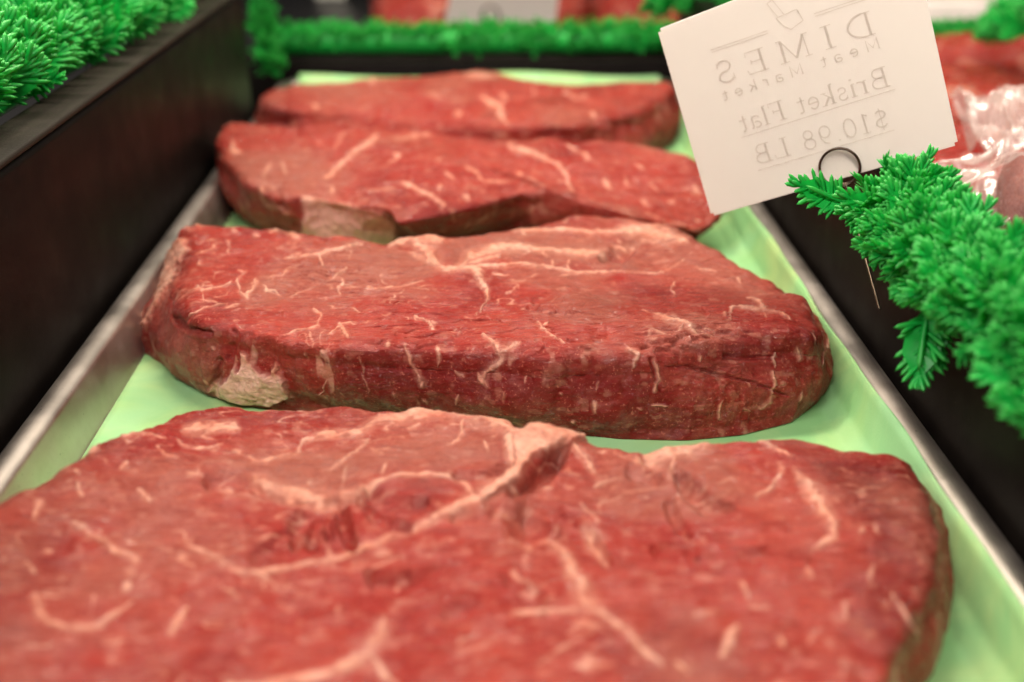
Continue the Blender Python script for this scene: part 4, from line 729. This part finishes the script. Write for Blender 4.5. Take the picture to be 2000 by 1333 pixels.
# right-hand compartment
gr = 'red meat cuts right of the right divider'
lump('beef_cut', tuple(at_z(1905, 128, .02)), (.10, .05, .030), 'glossy red cut below the garland at the far right, beyond the plastic bag', 'meat cut', gr, M_MEAT_WRAP, seed=51, n=160)
lump('beef_cut', tuple(at_z(1890, 215, .012)), (.075, .06, .026), 'red cut seen between the large price card and the plastic bag', 'meat cut', gr, M_MEAT_WRAP, seed=52, n=160)
lump('beef_cut', tuple(at_z(1935, 400, .012)), (.055, .055, .040), 'red cut under the plastic bag, just above the drooping garland', 'meat cut', gr, M_MEAT_WRAP, seed=53, n=160)
lump('beef_cut', tuple(at_z(1985, 505, .02)), (.05, .05, .040), 'red cut at the right edge of the photo behind the drooping garland', 'meat cut', gr, M_MEAT_WRAP, seed=55, n=160)
M_MAUVE = meat_material('mauve_meat', (.34, .15, .13), (.50, .27, .24), (.20, .06, .05), .22, .4)
lump('wrapped_meat', tuple(at_d(2052, 398, .47)), (.021, .026, .024), 'rounded mauve wrapped meat lump at the right edge of the photo', 'meat cut', None, M_MAUVE, seed=54, n=140, fatty=.15, sq=2.2)
tag(box('meat_tray', .170, .60, .30, 1.03, -.0118, -.004, M_STEEL, .002), 'metal tray under the red cuts right of the right divider', 'tray')
tag(box('white_tray', .30, .80, 1.16, 1.30, -.0118, .040, M_WHITE, .006), 'white plastic tray in the far right corner beyond the garland', 'tray')
# clear bag
def film_mat():
    t = NT('clear_plastic_film'); v = t.co(); fr = t.n('ShaderNodeFresnel'); fr.inputs[0].default_value = 1.5
    b = t.bump(t.noise(v, 40, 3, .5, .5), .3, .002); t.l(b, fr.inputs['Normal'])
    gl = t.n('ShaderNodeBsdfGlossy'); gl.inputs['Roughness'].default_value = .2; t.l(b, gl.inputs['Normal'])
    tr = t.n('ShaderNodeBsdfTransparent'); df = t.n('ShaderNodeBsdfDiffuse'); df.inputs[0].default_value = (.85, .72, .66, 1)
    tl = t.n('ShaderNodeBsdfTranslucent'); tl.inputs[0].default_value = (.85, .72, .66, 1)
    m0 = t.n('ShaderNodeMixShader'); m0.inputs[0].default_value = .5; t.l(df.outputs[0], m0.inputs[1]); t.l(tl.outputs[0], m0.inputs[2])
    m1 = t.n('ShaderNodeMixShader'); t.l(t.ramp(t.noise(v, 60, 5, .7, 1.2), [(.35, .25), (.7, .58)]), m1.inputs[0]); t.l(tr.outputs[0], m1.inputs[1]); t.l(m0.outputs[0], m1.inputs[2])
    m2 = t.n('ShaderNodeMixShader'); t.l(t.math('ADD', t.math('MULTIPLY', fr.outputs[0], .18), .01), m2.inputs[0]); t.l(m1.outputs[0], m2.inputs[1]); t.l(gl.outputs[0], m2.inputs[2])
    t.l(m2.outputs[0], t.out.inputs[0]); return t.m
M_FILM = film_mat()
bag = empty('plastic_bag', tuple(at_d(1950, 250, .55))); tag(bag, 'crumpled clear plastic bag over the red cuts right of the large price card', 'plastic bag')
def film(name, corners, n, seed, amp=.006):
    c = np.array([at_d(*p) for p in corners]); o = np.array(bag.location); s = np.linspace(0, 1, n); U, Vv = np.meshgrid(s, s); U = U.ravel()[:, None]; Vv = Vv.ravel()[:, None]
    P = c[0]*(1-U)*(1-Vv)+c[1]*U*(1-Vv)+c[2]*U*Vv+c[3]*(1-U)*Vv
    q = np.c_[U*3.2, Vv*1.7, 0*U]; ridge = np.abs(fbm(q+fbm(q*.7, 2, seed+3)[:, None]*.8, 2, seed)); d2 = fbm(q*1.3, 2, seed+1); nrm = np.cross(c[1]-c[0], c[3]-c[0]); nrm /= np.linalg.norm(nrm)
    if nrm.dot(C0-c[0]) < 0: nrm = -nrm
    P = P-nrm*(ridge*amp*3)[:, None]+nrm*(d2*amp)[:, None]+np.array([0, 0, 1])*(fbm(q*1.1, 2, seed+2)*amp*.8)[:, None]
    mesh(name, P-o, grid_faces(n, n), M_FILM, bag)
film('film_fold', [(1848, 148, .60), (2090, 168, .56), (2080, 310, .50), (1895, 290, .545)], 130, 61, .007)
film('film_crease', [(1870, 175, .585), (2090, 150, .55), (2090, 290, .51), (1900, 262, .55)], 130, 71, .009)
film('film_flap', [(1808, 312, .50), (2080, 215, .52), (2080, 268, .45), (1852, 345, .475)], 110, 62, .004)
film('film_sheet', [(1835, 320, .50), (2080, 270, .50), (2080, 460, .47), (1900, 440, .46)], 110, 63, .005)

S.cycles.use_denoising = True
S.cycles.max_bounces = 8; S.cycles.transparent_max_bounces = 12
